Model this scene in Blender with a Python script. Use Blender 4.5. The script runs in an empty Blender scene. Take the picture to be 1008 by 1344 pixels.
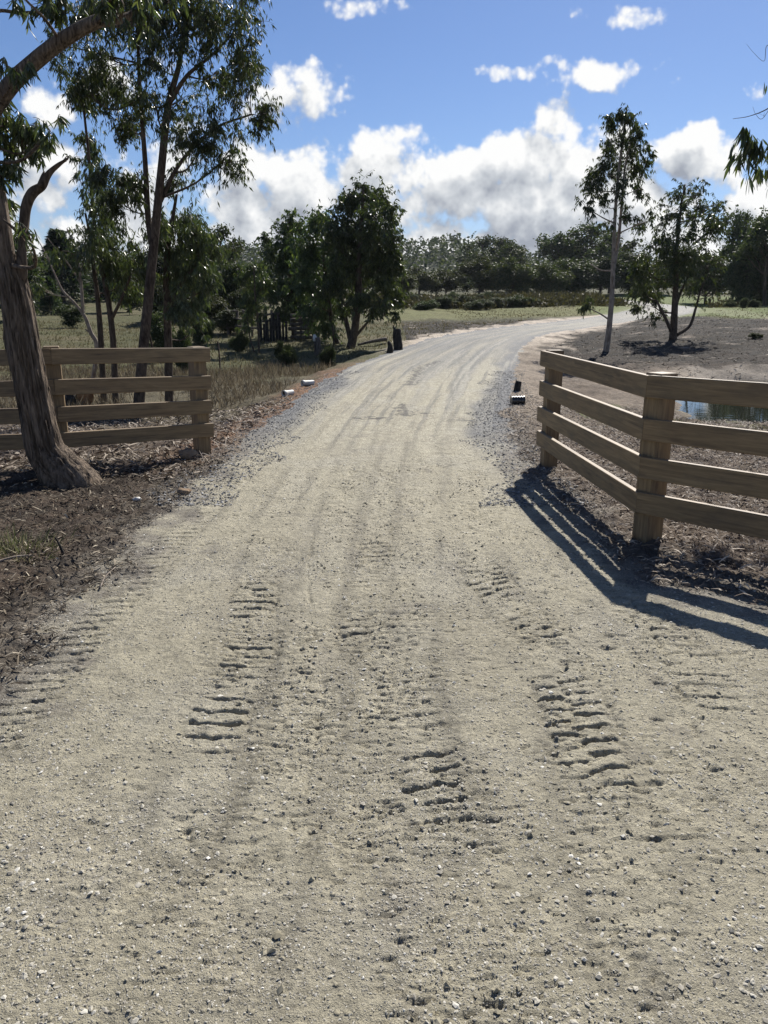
import bpy, math, random
import numpy as np

SC = bpy.context.scene
COL = SC.collection
RNG = np.random.default_rng(11)
R = math.radians
SUN_AZ, SUN_EL = R(23.0), R(42.5)        # azimuth measured from +Y towards +X

# ------------------------------------------------------------------ camera numbers
F, CXP, CYP, PITCH, CAMH = 1010.0, 504.0, 672.0, R(15.07), 1.7
CT, ST = math.cos(PITCH), math.sin(PITCH)

def ray(x, y):
    a, b = (x - CXP) / F, (CYP - y) / F
    return np.array([a, CT + b * ST, -ST + b * CT])

def at(x, y, Y):                           # point seen at (x, y) that stands Y metres ahead
    d = ray(x, y); s = Y / d[1]
    return np.array([d[0] * s, Y, CAMH + d[2] * s])

def mpp(Y, z=1.7):                         # metres per photo pixel at distance Y
    return (Y * CT + (CAMH - z) * ST) / F

# ------------------------------------------------------------------ numpy noise
_perm = np.random.default_rng(5).permutation(4096)
_grad = np.random.default_rng(6).uniform(0, 2 * np.pi, 4096)
_gx, _gy = np.cos(_grad), np.sin(_grad)

def pn(x, y, seed=0):
    x = np.asarray(x, float) + seed * 37.17; y = np.asarray(y, float) + seed * 91.3
    xi = np.floor(x).astype(np.int64); yi = np.floor(y).astype(np.int64)
    xf = x - xi; yf = y - yi
    u = xf * xf * xf * (xf * (xf * 6 - 15) + 10); v = yf * yf * yf * (yf * (yf * 6 - 15) + 10)
    def g(ix, iy, fx, fy):
        h = _perm[(ix + _perm[iy & 4095]) & 4095]
        return _gx[h] * fx + _gy[h] * fy
    n00 = g(xi, yi, xf, yf); n10 = g(xi + 1, yi, xf - 1, yf)
    n01 = g(xi, yi + 1, xf, yf - 1); n11 = g(xi + 1, yi + 1, xf - 1, yf - 1)
    a = n00 + u * (n10 - n00); b = n01 + u * (n11 - n01)
    return (a + v * (b - a)) * 1.5

def fbm(x, y, oct=4, seed=0, gain=.5):
    t = 0; a = 1.0
    for o in range(oct):
        t = t + a * pn(np.asarray(x) * 2 ** o, np.asarray(y) * 2 ** o, seed + o * 3); a *= gain
    return t

def ss(a, b, x):
    t = np.clip((np.asarray(x, float) - a) / (b - a), 0, 1)
    return t * t * (3 - 2 * t)

# ------------------------------------------------------------------ terrain
def base_h(x, y):
    t = (np.asarray(y, float) - 24.0) / 5.0
    sp = np.where(t > 30, t, np.log1p(np.exp(np.minimum(t, 30)))) * 5.0
    return 0.03 * np.minimum(sp, 190) + 0 * np.asarray(x)

def unproject(x, y, fn):
    d = ray(x, y); s = 1.0; last = 0.0
    while s < 500:
        p = d * s
        if CAMH + p[2] < float(fn(p[0], p[1])):
            lo, hi = last, s
            for _ in range(30):
                m = .5 * (lo + hi); q = d * m
                if CAMH + q[2] < float(fn(q[0], q[1])): hi = m
                else: lo = m
            q = d * hi
            return np.array([q[0], q[1], CAMH + q[2]])
        last = s; s *= 1.03
    return np.array([d[0] * 300, d[1] * 300, 0])

def g0(x, y): return unproject(x, y, base_h)[:2]

ROAD_L = [g0(*p) for p in [(8, 905), (60, 838), (140, 752), (212, 678), (262, 628), (330, 572), (400, 516),
                            (460, 480), (521, 458), (564, 444), (643, 431), (714, 424), (768, 417.5), (808, 411), (836, 405),
                            (846, 402), (830, 400.5)]]
ROAD_L = [np.array([-2.0, -25.0]), np.array([-2.05, 0.0]), np.array([-1.95, 1.6])] + ROAD_L
ROAD_R = [g0(*p) for p in [(850, 760), (775, 693), (722, 645), (690, 612), (667, 575), (664, 545), (672, 520),
                            (676, 490), (680, 468), (688, 454), (704, 443), (724, 437), (768, 431), (832, 421), (885, 416),
                            (915, 409.5), (918, 405), (895, 401), (850, 397)]]
ROAD_R = [np.array([7.0, -25.0]), np.array([5.5, 0.0]), np.array([3.6, 2.9])] + ROAD_R
ROAD_TAIL = [g0(*p) for p in [(826, 394), (800, 393)]] ; ROAD_TAIL2 = [g0(800, 399)]
ROAD = np.array(ROAD_L[::-1] + ROAD_TAIL2[::-1] * 0 + ROAD_R + ROAD_TAIL + ROAD_TAIL2)
# order: left edge reversed (far -> near), right edge (near -> far), tail at the far end

def seg_dist(px, py, pts, closed=False):
    d = np.full(px.shape, 1e9)
    n = len(pts)
    for i in range(n if closed else n - 1):
        a = pts[i]; b = pts[(i + 1) % n]
        vx, vy = b[0] - a[0], b[1] - a[1]; L = vx * vx + vy * vy + 1e-12
        t = np.clip(((px - a[0]) * vx + (py - a[1]) * vy) / L, 0, 1)
        d = np.minimum(d, (px - a[0] - t * vx) ** 2 + (py - a[1] - t * vy) ** 2)
    return np.sqrt(d)

def inside(px, py, pts):
    c = np.zeros(px.shape, bool); n = len(pts)
    for i in range(n):
        x1, y1 = pts[i]; x2, y2 = pts[(i + 1) % n]
        if y1 == y2: continue
        k = ((y1 > py) != (y2 > py)) & (px < (x2 - x1) * (py - y1) / (y2 - y1) + x1)
        c ^= k
    return c

def sdf(px, py, pts):
    px = np.asarray(px, float); py = np.asarray(py, float)
    d = seg_dist(px, py, pts, True)
    return np.where(inside(px, py, pts), -d, d)

POND = np.array([(6.2, 14.4), (6.8, 17.0), (8.0, 19.6), (9.8, 21.8), (13, 22.9), (20, 23.6), (34, 23.6), (36, 15), (20, 13.0), (12, 12.6), (8.0, 13.2)])
WATER_Z = -0.42

def road_sd(x, y):
    w = .16 * fbm(np.asarray(x) * 1.7, np.asarray(y) * 1.3, 3, 21) * ss(1.5, 4, y) * (1 - .4 * ss(30, 50, y))
    return sdf(x, y, ROAD) + w

def H(x, y, rs=None):
    x = np.asarray(x, float); y = np.asarray(y, float)
    shp = np.broadcast(x, y).shape
    x = np.broadcast_to(x, shp).ravel(); y = np.broadcast_to(y, shp).ravel()
    if rs is None: rs = road_sd(x, y)
    z = base_h(x, y)
    off = ss(.05, 1.6, rs)
    left = x < 1.5
    z = z - .34 * off * ss(9.2, 13, y) * (1 - ss(26, 42, y)) * np.where(left, 1.0, .55)
    z = z + off * (.10 * fbm(x * .35, y * .35, 3, 3) + .03 * fbm(x * 1.6, y * 1.6, 2, 4)) * ss(2, 9, y)
    z = z + ss(30, 60, y) * off * .5 * fbm(x * .05, y * .05, 2, 8)
    pd = sdf(x, y, POND) + .5 * fbm(x * .6, y * .6, 3, 14)
    z = z - .75 * (1 - ss(-1.0, 1.7, pd))
    bank = ss(10, 16, x) * ss(27, 34, y) * (1 - ss(48, 60, y)) * off
    z = z + .12 * bank
    return z.reshape(shp)

def hh(x, y): return float(H(np.array([x]), np.array([y]))[0])
def gnd(x, y): return unproject(x, y, hh)

# ------------------------------------------------------------------ object helpers
def link(o, parent=None):
    COL.objects.link(o)
    if parent is not None: o.parent = parent
    return o

def tag(o, label=None, cat=None, group=None, kind=None):
    if label: o['label'] = label
    if cat: o['category'] = cat
    if group: o['group'] = group
    if kind: o['kind'] = kind
    return o

def empty(name, loc, rz=0):
    o = bpy.data.objects.new(name, None); o.location = loc; o.rotation_euler = (0, 0, rz)
    o.empty_display_size = .1
    return link(o)

class Geo:
    def __init__(s): s.v = []; s.f4 = []; s.f3 = []; s.r = []; s.n = 0; s.smooth = False
    def add(s, v, quads=None, tris=None, rnd=None):
        v = np.asarray(v, float).reshape(-1, 3)
        if quads is not None and len(quads): s.f4.append(np.asarray(quads, np.int64) + s.n)
        if tris is not None and len(tris): s.f3.append(np.asarray(tris, np.int64) + s.n)
        s.v.append(v); s.n += len(v)
        s.r.append(np.full(len(v), .5) if rnd is None else np.broadcast_to(np.asarray(rnd, float), (len(v),)))
    def build(s, name, mat, parent=None, loc=(0, 0, 0), smooth=False, extra=None):
        V = np.concatenate(s.v) if s.v else np.zeros((0, 3))
        V = V - np.asarray(loc, float)
        q = np.concatenate(s.f4) if s.f4 else np.zeros((0, 4), np.int64)
        t = np.concatenate(s.f3) if s.f3 else np.zeros((0, 3), np.int64)
        me = bpy.data.meshes.new(name)
        me.vertices.add(len(V)); me.vertices.foreach_set('co', V.astype(np.float32).ravel())
        nl = len(q) * 4 + len(t) * 3
        me.loops.add(nl); me.loops.foreach_set('vertex_index', np.concatenate([q.ravel(), t.ravel()]).astype(np.int32))
        me.polygons.add(len(q) + len(t))
        st = np.concatenate([np.arange(len(q)) * 4, len(q) * 4 + np.arange(len(t)) * 3]).astype(np.int32)
        me.polygons.foreach_set('loop_start', st)
        me.polygons.foreach_set('use_smooth', np.full(len(q) + len(t), smooth))
        a = me.attributes.new('rnd', 'FLOAT', 'POINT'); a.data.foreach_set('value', np.concatenate(s.r).astype(np.float32))
        if extra:
            for k, arr in extra.items():
                if arr.ndim == 2:
                    a = me.attributes.new(k, 'FLOAT_COLOR', 'POINT')
                    a.data.foreach_set('color', np.c_[arr, np.ones(len(arr))].astype(np.float32).ravel())
                else:
                    a = me.attributes.new(k, 'FLOAT', 'POINT'); a.data.foreach_set('value', arr.astype(np.float32))
        me.update(calc_edges=True); me.validate()
        if mat: me.materials.append(mat)
        o = bpy.data.objects.new(name, me)
        return link(o, parent)

def smooth_path(pts, n):
    P = np.asarray(pts, float)
    if len(P) == 2: return P[0] + (P[1] - P[0]) * np.linspace(0, 1, n)[:, None]
    Q = np.vstack([2 * P[0] - P[1], P, 2 * P[-1] - P[-2]])
    out = []
    ts = np.linspace(0, len(P) - 1, n)
    for t in ts:
        i = min(int(t), len(P) - 2); u = t - i
        a, b, c, d = Q[i], Q[i + 1], Q[i + 2], Q[i + 3]
        out.append(.5 * (2 * b + (c - a) * u + (2 * a - 5 * b + 4 * c - d) * u * u + (3 * b - a - 3 * c + d) * u ** 3))
    return np.array(out)

def tube(geo, path, radii, sides=8, rnd=.5, rough=0., seed=0, cap=True, freq=(6, 3)):
    P = np.asarray(path, float); n = len(P)
    T = np.gradient(P, axis=0); T /= np.linalg.norm(T, axis=1)[:, None] + 1e-12
    ref = np.array([0, 1., 0]) if abs(T[0][1]) < .9 else np.array([1., 0, 0])
    A = np.cross(T[0], ref); A /= np.linalg.norm(A)
    rings = []
    ang = np.arange(sides) * 2 * np.pi / sides
    Ln = np.concatenate([[0], np.cumsum(np.linalg.norm(np.diff(P, axis=0), axis=1))])
    for i in range(n):
        A = A - T[i] * A.dot(T[i]); A /= np.linalg.norm(A) + 1e-12
        B = np.cross(T[i], A)
        r = radii[i] * np.ones(sides)
        if rough:
            # fissured bark: fine around the stem, long along it
            r = r * (1 + rough * (fbm(np.cos(ang) * freq[0] + np.sin(ang) * freq[0] * 1.7, Ln[i] * freq[1] + np.sin(ang) * 2, 3, seed)))
        rings.append(P[i] + np.cos(ang)[:, None] * A * r[:, None] + np.sin(ang)[:, None] * B * r[:, None])
    V = np.concatenate(rings)
    i = np.arange(n - 1)[:, None] * sides; j = np.arange(sides)[None]; k = (j + 1) % sides
    q = np.stack([i + j, i + k, i + sides + k, i + sides + j], -1).reshape(-1, 4)
    tr = None
    if cap:
        V = np.vstack([V, P[-1], P[0]])
        tr = [((n - 1) * sides + a, (n - 1) * sides + (a + 1) % sides, n * sides) for a in range(sides)] + \
             [((a + 1) % sides, a, n * sides + 1) for a in range(sides)]
    geo.add(V, q, tr, rnd)

def leaves(geo, c, d, L, W, rng, rich=False):
    """c base points, d unit directions, L lengths, W widths."""
    n = len(c)
    if n == 0: return
    rv = rng.normal(size=(n, 3)); s = np.cross(d, rv); s /= np.linalg.norm(s, axis=1)[:, None] + 1e-9
    nrm = np.cross(s, d)
    L = np.broadcast_to(L, (n,))[:, None]; W = np.broadcast_to(W, (n,))[:, None]
    rr = rng.random(n)
    if not rich:
        bend = nrm * L * rng.normal(0, .08, (n, 1))
        v = np.stack([c, c + d * L * .4 + s * W * .5 + bend, c + d * L, c + d * L * .4 - s * W * .5 + bend], 1)
        geo.add(v.reshape(-1, 3), np.arange(n * 4).reshape(n, 4), None, np.repeat(rr, 4))
    else:
        bd = s * L * rng.normal(0, .16, (n, 1)) + nrm * L * rng.normal(0, .1, (n, 1))
        def pt(t): return c + d * L * t + bd * (t * t)
        fold = nrm * W * .15
        v = np.stack([pt(0), pt(.22) + s * W * .36 + fold, pt(.22) - s * W * .36 + fold, pt(.5) + s * W * .5 + fold, pt(.5) - s * W * .5 + fold,
                      pt(.78) + s * W * .27 + fold, pt(.78) - s * W * .27 + fold, pt(1.0), pt(.22), pt(.5), pt(.78)], 1)
        base = (np.arange(n) * 11)[:, None, None]
        q = (np.array([[8, 1, 3, 9], [2, 8, 9, 4], [9, 3, 5, 10], [4, 9, 10, 6]])[None] + base).reshape(-1, 4)
        t = (np.array([[0, 1, 8], [0, 8, 2], [10, 5, 7], [6, 10, 7]])[None] + base).reshape(-1, 3)
        geo.add(v.reshape(-1, 3), q, t, np.repeat(rr, 11))

def unit(v): return v / (np.linalg.norm(v, axis=-1, keepdims=True) + 1e-12)

# ------------------------------------------------------------------ material helpers
class M:
    def __init__(s, name):
        s.m = bpy.data.materials.new(name); s.m.use_nodes = True
        s.t = s.m.node_tree; s.t.nodes.clear()
        s.out = s.t.nodes.new('ShaderNodeOutputMaterial')
        s.b = s.t.nodes.new('ShaderNodeBsdfPrincipled')
        s.t.links.new(s.b.outputs[0], s.out.inputs[0])
    def n(s, typ, ins=None, **kw):
        nd = s.t.nodes.new(typ)
        for k, v in kw.items(): setattr(nd, k, v)
        for k, v in (ins or {}).items(): s.set(nd.inputs[k], v)
        return nd
    def set(s, sock, v):
        if isinstance(v, bpy.types.NodeSocket): s.t.links.new(v, sock)
        else: sock.default_value = v
    def math(s, op, a, b=0.0, c=None):
        nd = s.n('ShaderNodeMath', {0: a, 1: b}, operation=op)
        if c is not None: s.set(nd.inputs[2], c)
        return nd.outputs[0]
    def mix(s, f, a, b, mode='MIX'):
        nd = s.n('ShaderNodeMix', data_type='RGBA', blend_type=mode)
        s.set(nd.inputs[0], f); s.set(nd.inputs[6], a); s.set(nd.inputs[7], b)
        return nd.outputs[2]
    def coord(s, kind='Object', scale=(1, 1, 1)):
        tc = s.n('ShaderNodeTexCoord')
        return s.n('ShaderNodeVectorMath', {0: tc.outputs[kind], 1: scale}, operation='MULTIPLY').outputs[0]
    def noise(s, vec, scale, detail=3, rough=.5, dist=0.):
        return s.n('ShaderNodeTexNoise', {'Vector': vec, 'Scale': scale, 'Detail': detail, 'Roughness': rough, 'Distortion': dist}).outputs[0]
    def voro(s, vec, scale, feat='F1', out='Distance', rnd=1.):
        return s.n('ShaderNodeTexVoronoi', {'Vector': vec, 'Scale': scale, 'Randomness': rnd}, feature=feat).outputs[out]
    def ramp(s, f, stops):
        nd = s.n('ShaderNodeValToRGB', {0: f}); cr = nd.color_ramp
        while len(cr.elements) < len(stops): cr.elements.new(.5)
        for e, (p, c) in zip(cr.elements, stops):
            e.position = p; e.color = (c, c, c, 1) if isinstance(c, (int, float)) else (*c, 1)
        return nd.outputs[0]
    def attr(s, name, out='Fac'): return s.n('ShaderNodeAttribute', attribute_name=name).outputs[out]
    def bump(s, h, strength=.5, dist=.01, nrm=None):
        nd = s.n('ShaderNodeBump', {'Strength': strength, 'Distance': dist, 'Height': h})
        if nrm is not None: s.set(nd.inputs['Normal'], nrm)
        return nd.outputs[0]
    def done(s, col, rough=.8, spec=.3, normal=None):
        s.set(s.b.inputs['Base Color'], col); s.set(s.b.inputs['Roughness'], rough)
        s.set(s.b.inputs['Specular IOR Level'], spec)
        if normal is not None: s.set(s.b.inputs['Normal'], normal)
        return s.m

def leaf_mat(name, c1, c2, trans=.3, rough=.42, spec=.5, c3=None, obj_var=True):
    m = M(name)
    r = m.attr('rnd')
    stops = [(0, c1), (.75, c2)]
    stops.append((1., c3 or c2))
    col = m.ramp(r, stops)
    if obj_var:
        oi = m.n('ShaderNodeObjectInfo').outputs['Random']
        hs = m.n('ShaderNodeHueSaturation', {'Color': col})
        m.set(hs.inputs['Value'], m.math('MULTIPLY_ADD', oi, .5, .75))
        m.set(hs.inputs['Hue'], m.math('MULTIPLY_ADD', oi, .03, .485))
        col = hs.outputs[0]
    m.done(col, rough, spec)
    tr = m.n('ShaderNodeBsdfTranslucent', {'Color': m.mix(1.0, col, (1.1, 1.25, .55, 1), 'MULTIPLY')})
    mx = m.n('ShaderNodeMixShader', {0: trans}); m.t.links.new(m.b.outputs[0], mx.inputs[1]); m.t.links.new(tr.outputs[0], mx.inputs[2])
    m.t.links.new(mx.outputs[0], m.out.inputs[0])
    return m.m

def bark_mat(name, dark, light, sc=(1, 1, .18), scale=40, bump=.6, dist=.01):
    m = M(name); v = m.coord('Object', sc)
    n1 = m.noise(v, scale, 5, .6, .6); n2 = m.noise(m.coord(), 3.0, 3)
    f = m.math('ADD', m.math('MULTIPLY', n1, .7), m.math('MULTIPLY', n2, .3))
    col = m.ramp(f, [(.38, dark), (.62, light)])
    return m.done(col, .9, .15, m.bump(n1, bump, dist))

def rail_mat():
    m = M('treated_pine'); oi = m.n('ShaderNodeObjectInfo').outputs['Random']
    off = m.n('ShaderNodeCombineXYZ', {0: m.math('MULTIPLY', oi, 40.), 1: m.math('MULTIPLY', oi, 17.), 2: 0.}).outputs[0]
    co = m.n('ShaderNodeTexCoord').outputs['Object']
    v0 = m.n('ShaderNodeVectorMath', {0: co, 1: off}, operation='ADD').outputs[0]
    v = m.n('ShaderNodeVectorMath', {0: v0, 1: (.9, 14, 14)}, operation='MULTIPLY').outputs[0]
    g = m.noise(v, 2.2, 6, .62, 1.1)
    big = m.noise(v0, 1.3, 3)
    vk = m.n('ShaderNodeVectorMath', {0: v0, 1: (1.6, 6, 6)}, operation='MULTIPLY').outputs[0]
    knot = m.ramp(m.voro(vk, 1.1), [(.03, 1.), (.14, 0.)])
    col = m.ramp(g, [(.28, (.10, .058, .027)), (.5, (.22, .142, .068)), (.72, (.33, .23, .118))])
    col = m.mix(m.math('MULTIPLY', big, .55), col, (.16, .13, .075, 1))
    stain = m.ramp(m.noise(m.n('ShaderNodeVectorMath', {0: v0, 1: (1.2, 5, 5)}, operation='MULTIPLY').outputs[0], 2.5, 5, .7), [(.48, 0.), (.7, 1.)])
    col = m.mix(m.math('MULTIPLY', stain, .55), col, (.07, .052, .036, 1))
    check = m.ramp(m.noise(m.n('ShaderNodeVectorMath', {0: v0, 1: (.7, 26, 26)}, operation='MULTIPLY').outputs[0], 2.0, 3, .5), [(.30, 1.), (.36, 0.)])
    col = m.mix(m.math('MULTIPLY', check, .7), col, (.035, .024, .016, 1))
    col = m.mix(m.math('MULTIPLY', knot, .85), col, (.055, .033, .02, 1))
    saw = m.noise(m.n('ShaderNodeVectorMath', {0: v0, 1: (60, 2, 8)}, operation='MULTIPLY').outputs[0], 1.5, 2)
    h = m.math('ADD', m.math('MULTIPLY', g, .8), m.math('MULTIPLY', saw, .25))
    return m.done(col, .6, .5, m.bump(h, .35, .004))

def plain_mat(name, c1, c2, scale=8, rough=.8, spec=.2, bump=.3, dist=.01, sc=(1, 1, 1)):
    m = M(name); n = m.noise(m.coord('Object', sc), scale, 5, .6)
    return m.done(m.ramp(n, [(.35, c1), (.65, c2)]), rough, spec, m.bump(n, bump, dist))

def rnd_mat(name, stops, rough=.85, spec=.2, trans=0.):
    m = M(name); col = m.ramp(m.attr('rnd'), stops)
    m.done(col, rough, spec)
    if trans:
        tr = m.n('ShaderNodeBsdfTranslucent', {'Color': col})
        mx = m.n('ShaderNodeMixShader', {0: trans}); m.t.links.new(m.b.outputs[0], mx.inputs[1]); m.t.links.new(tr.outputs[0], mx.inputs[2])
        m.t.links.new(mx.outputs[0], m.out.inputs[0])
    return m.m

# gum foliage: dull blue-green over darker green
LEAF_NEAR = leaf_mat('gum_leaf_near', (.04, .055, .024), (.08, .10, .042), .34, .34, .6, (.16, .17, .085), False)
LEAF_MID = leaf_mat('gum_leaf', (.036, .052, .021), (.075, .098, .036), .36, .38, .5, (.14, .155, .06))
LEAF_FAR = leaf_mat('bush_leaf', (.03, .042, .019), (.06, .073, .032), .3, .6, .3, (.08, .085, .04))
LEAF_WATTLE = leaf_mat('wattle_leaf', (.036, .046, .019), (.07, .077, .03), .3, .6, .3, (.1, .095, .04))
LEAF_PINE = leaf_mat('pine_needle', (.022, .038, .02), (.045, .066, .03), .25, .6, .3)
LEAF_DRY = leaf_mat('dry_heath', (.06, .055, .032), (.12, .105, .06), .2, .7, .2, (.17, .15, .09))
BARK_BIG = bark_mat('stringy_bark', (.045, .034, .026), (.23, .18, .135), (1, 1, .14), 42, 1., .03)
BARK = bark_mat('gum_bark', (.035, .026, .02), (.13, .10, .075), (1, 1, .25), 30)
BARK_PALE = bark_mat('pale_bark', (.14, .11, .085), (.36, .31, .26), (1, 1, .3), 16, .4)
PINE = rail_mat()
OLDWOOD = plain_mat('weathered_wood', (.06, .05, .042), (.17, .15, .13), 14, .9, .1, .6, .01, (1, 1, .3))
CHAR_AND_SHADE = plain_mat('charred_wood_and_shade', (.012, .011, .01), (.05, .045, .04), 18, .85, .2, .8, .02, (1, 1, .4))  # burnt wood; also the painted shade of pipe mouths and pen boards
WHITEP = plain_mat('white_pipe', (.36, .35, .32), (.66, .65, .61), 9, .5, .4, .1)
BLACKP = plain_mat('black_pipe', (.012, .012, .013), (.025, .025, .026), 20, .22, .6, .1)
IRON = plain_mat('rusty_iron', (.03, .02, .016), (.08, .055, .04), 25, .8, .3, .3)
ROCK = plain_mat('field_rock', (.17, .115, .075), (.33, .25, .17), 12, .9, .15, .7, .02)
CUTLOG = plain_mat('cut_log', (.20, .10, .045), (.34, .19, .09), 14, .85, .2, .4)

# ------------------------------------------------------------------ tyre tread prints (real relief)
def gp(*pts): return np.array([g0(*p) for p in pts])
TRACKS = [  # polyline, width, pitch, base depth, skew, list of (point, radius, depth)
    (gp((-30, 980), (64, 886), (140, 804), (215, 722), (289, 647), (340, 600)), .27, .10, .019, .25, []),
    (gp((250, 1090), (283, 945), (325, 860), (332, 785), (352, 700), (400, 610), (440, 560), (480, 520)), .27, .105, .006, -.12,
        [((283, 946), .22, .036), ((325, 862), .22, .024), ((332, 786), .24, .034)]),
    (gp((585, 1090), (565, 1000), (535, 900), (475, 828), (493, 722), (505, 640), (520, 580), (545, 520)), .25, .10, .008, .16,
        [((572, 1015), .16, .036), ((462, 826), .17, .03), ((492, 722), .22, .026), ((590, 1120), .2, .018)]),
    (gp((850, 1250), (790, 1040), (755, 930), (705, 828), (640, 762), (612, 680), (608, 610), (605, 560), (606, 520)), .30, .10, .008, .22,
        [((755, 932), .26, .042), ((641, 763), .25, .042), ((712, 826), .2, .024), ((800, 1000), .2, .02)]),
    (gp((1060, 1020), (935, 900), (800, 770), (720, 672), (684, 605), (650, 560)), .34, .11, .012, -.2, [((925, 905), .2, .014)]),
    (gp((640, 1344), (520, 1000), (520, 860), (545, 700), (560, 580), (590, 520)), .36, .095, .007, .1, []),
    (gp((300, 1250), (395, 960), (415, 800), (450, 650), (480, 560)), .30, .1, .006, .1, []),
]

def tread(x, y):
    z = np.zeros_like(x)
    for ti, (P, W, pitch, d0, skew, patches) in enumerate(TRACKS):
        bd = np.full(x.shape, 1e9); S = np.zeros_like(x); Tt = np.zeros_like(x); acc = 0.
        for a, b in zip(P[:-1], P[1:]):
            v = b - a; L = np.hypot(*v)
            t = np.clip(((x - a[0]) * v[0] + (y - a[1]) * v[1]) / L ** 2, 0, 1)
            ex, ey = x - a[0] - t * v[0], y - a[1] - t * v[1]
            d = np.hypot(ex, ey); sg = np.sign(v[0] * ey - v[1] * ex)
            k = d < bd
            bd = np.where(k, d, bd); S = np.where(k, acc + t * L, S); Tt = np.where(k, sg * d, Tt); acc += L
        nz = fbm(x * 9, y * 9, 3, 50 + ti)
        lat = (Tt + .012 * nz) / (W * .5)
        band = 1 - ss(.82, 1.0, np.abs(lat))
        ph = (S + Tt * skew + .016 * fbm(x * 10, y * 10, 3, 70 + ti, .6)) / pitch
        # lugs on the two halves are staggered
        ph = ph + np.where(lat > .12, .35, 0.) * (ti == 3)
        fr = ph - np.floor(ph)
        wv = .012 + .035 * np.abs(fbm(x * 13, y * 5, 2, 140 + ti))
        groove = np.exp(-(np.maximum(np.abs(fr - .5) - wv, 0) / .048) ** 2) - .2 * np.exp(-((fr - .72) / .11) ** 2)
        gate = ss(-.35, .35, fbm(x * 2.2, y * 1.2, 3, 90 + ti))
        amp = d0 * (np.maximum(gate, .65) if ti == 0 else gate) * (1 - ss(11, 15, y))
        for (pp, rad, dep) in patches:
            c = g0(*pp)
            g = np.exp(-(((x - c[0]) / rad) ** 2 + ((y - c[1]) / (rad * 1.15)) ** 2) ** 2)
            amp = np.maximum(amp, dep * g * np.clip(.9 + .9 * fbm(x * 4, y * 7, 3, 120 + ti, .6) + .35 * fbm(x * 24, y * 24, 2, 130 + ti), 0, 1.35))
        mid = 1 - .3 * np.exp(-((lat - .12) / .09) ** 2)
        z -= amp * band * groove * mid
        edge = np.exp(-((np.abs(lat) - 1.02) / .12) ** 2)
        z -= .35 * amp * edge
        # crumbled surface where the lugs tore the fines
        lane = np.exp(-(bd / (W * .75)) ** 4) * ss(-.25, .35, fbm(x * 1.6, y * 1.2, 3, 160 + ti)) * (1 - ss(8, 11, y))
        cr = .009 * ss(.22, .62, fbm(x * 15, y * 22, 3, 170 + ti, .6)) + .007 * ss(.3, .6, fbm(x * 8, y * 34, 2, 180 + ti))
        z = np.minimum(z, z - lane * cr * (1.2 if d0 > .002 else .7))
    for P, dep in ((gp((412, 690), (402, 760), (424, 900), (412, 985), (398, 1040)), .012), (gp((818, 770), (868, 850), (905, 940), (930, 1010)), .016), (gp((640, 640), (700, 720), (760, 830)), .006)):
        d = seg_dist(x, y, P) + .008 * fbm(x * 12, y * 12, 2, 190)
        z -= dep * np.exp(-(d / .012) ** 2) * ss(-.15, .25, fbm(x * 5, y * 5, 2, 191))
    z -= .008 * ss(.38, .7, fbm(x * 9, y * 30, 3, 195)) * ss(-.1, .4, fbm(x * .8, y * .8, 3, 196)) * (1 - ss(7, 10, y))
    return z

def micro(x, y, rs):
    """centimetre relief of the road and the verges"""
    inr = 1 - ss(-.10, .12, rs)
    fade = 1 - ss(12, 22, y)
    z = inr * fade * (.0022 * fbm(x * 16, y * 16, 3, 31, .6) + .0035 * np.abs(fbm(x * 34, y * 34, 2, 32)) + .006 * fbm(x * 3, y * 2.2, 3, 33))
    pat = ss(.05, .6, fbm(x * 1.1, y * 1.1, 3, 35))
    z = z + inr * fade * .007 * pat * np.abs(fbm(x * 22, y * 22, 2, 36))
    # pock marks and torn-up crumbs
    pk = ss(.55, .95, fbm(x * 9, y * 13, 2, 38)) * ss(-.1, .5, fbm(x * .9, y * .9, 2, 39))
    z = z - inr * fade * .015 * pk
    lon = fbm(x * 6 - y * .5, y * .35, 2, 41)
    z = z + inr * .005 * lon * (1 - ss(20, 40, y))
    out = 1 - inr
    z = z + out * (1 - ss(14, 30, y)) * (.022 * fbm(x * 5, y * 5, 4, 43, .6) + .02 * np.abs(fbm(x * 11, y * 11, 2, 44)))
    z = z + out * (x > 2) * ss(19, 23, y) * (1 - ss(46, 56, y)) * (.07 * fbm(x * .9, y * .9, 4, 45, .6) + .05 * np.abs(fbm(x * 2.1, y * 2.1, 2, 46)))
    return z

# ------------------------------------------------------------------ build ground + road from one grid
def axis(fine, lo, hi, far_lo, far_hi, g):
    c = list(np.arange(lo, hi, fine))
    s = fine; p = c[-1]; up = []
    while p < far_hi: s = s * g; p += s; up.append(p)
    s = fine; p = c[0]; dn = []
    while p > far_lo: s = s * g; p -= s; dn.append(p)
    return np.array(dn[::-1] + c + up)

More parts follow.
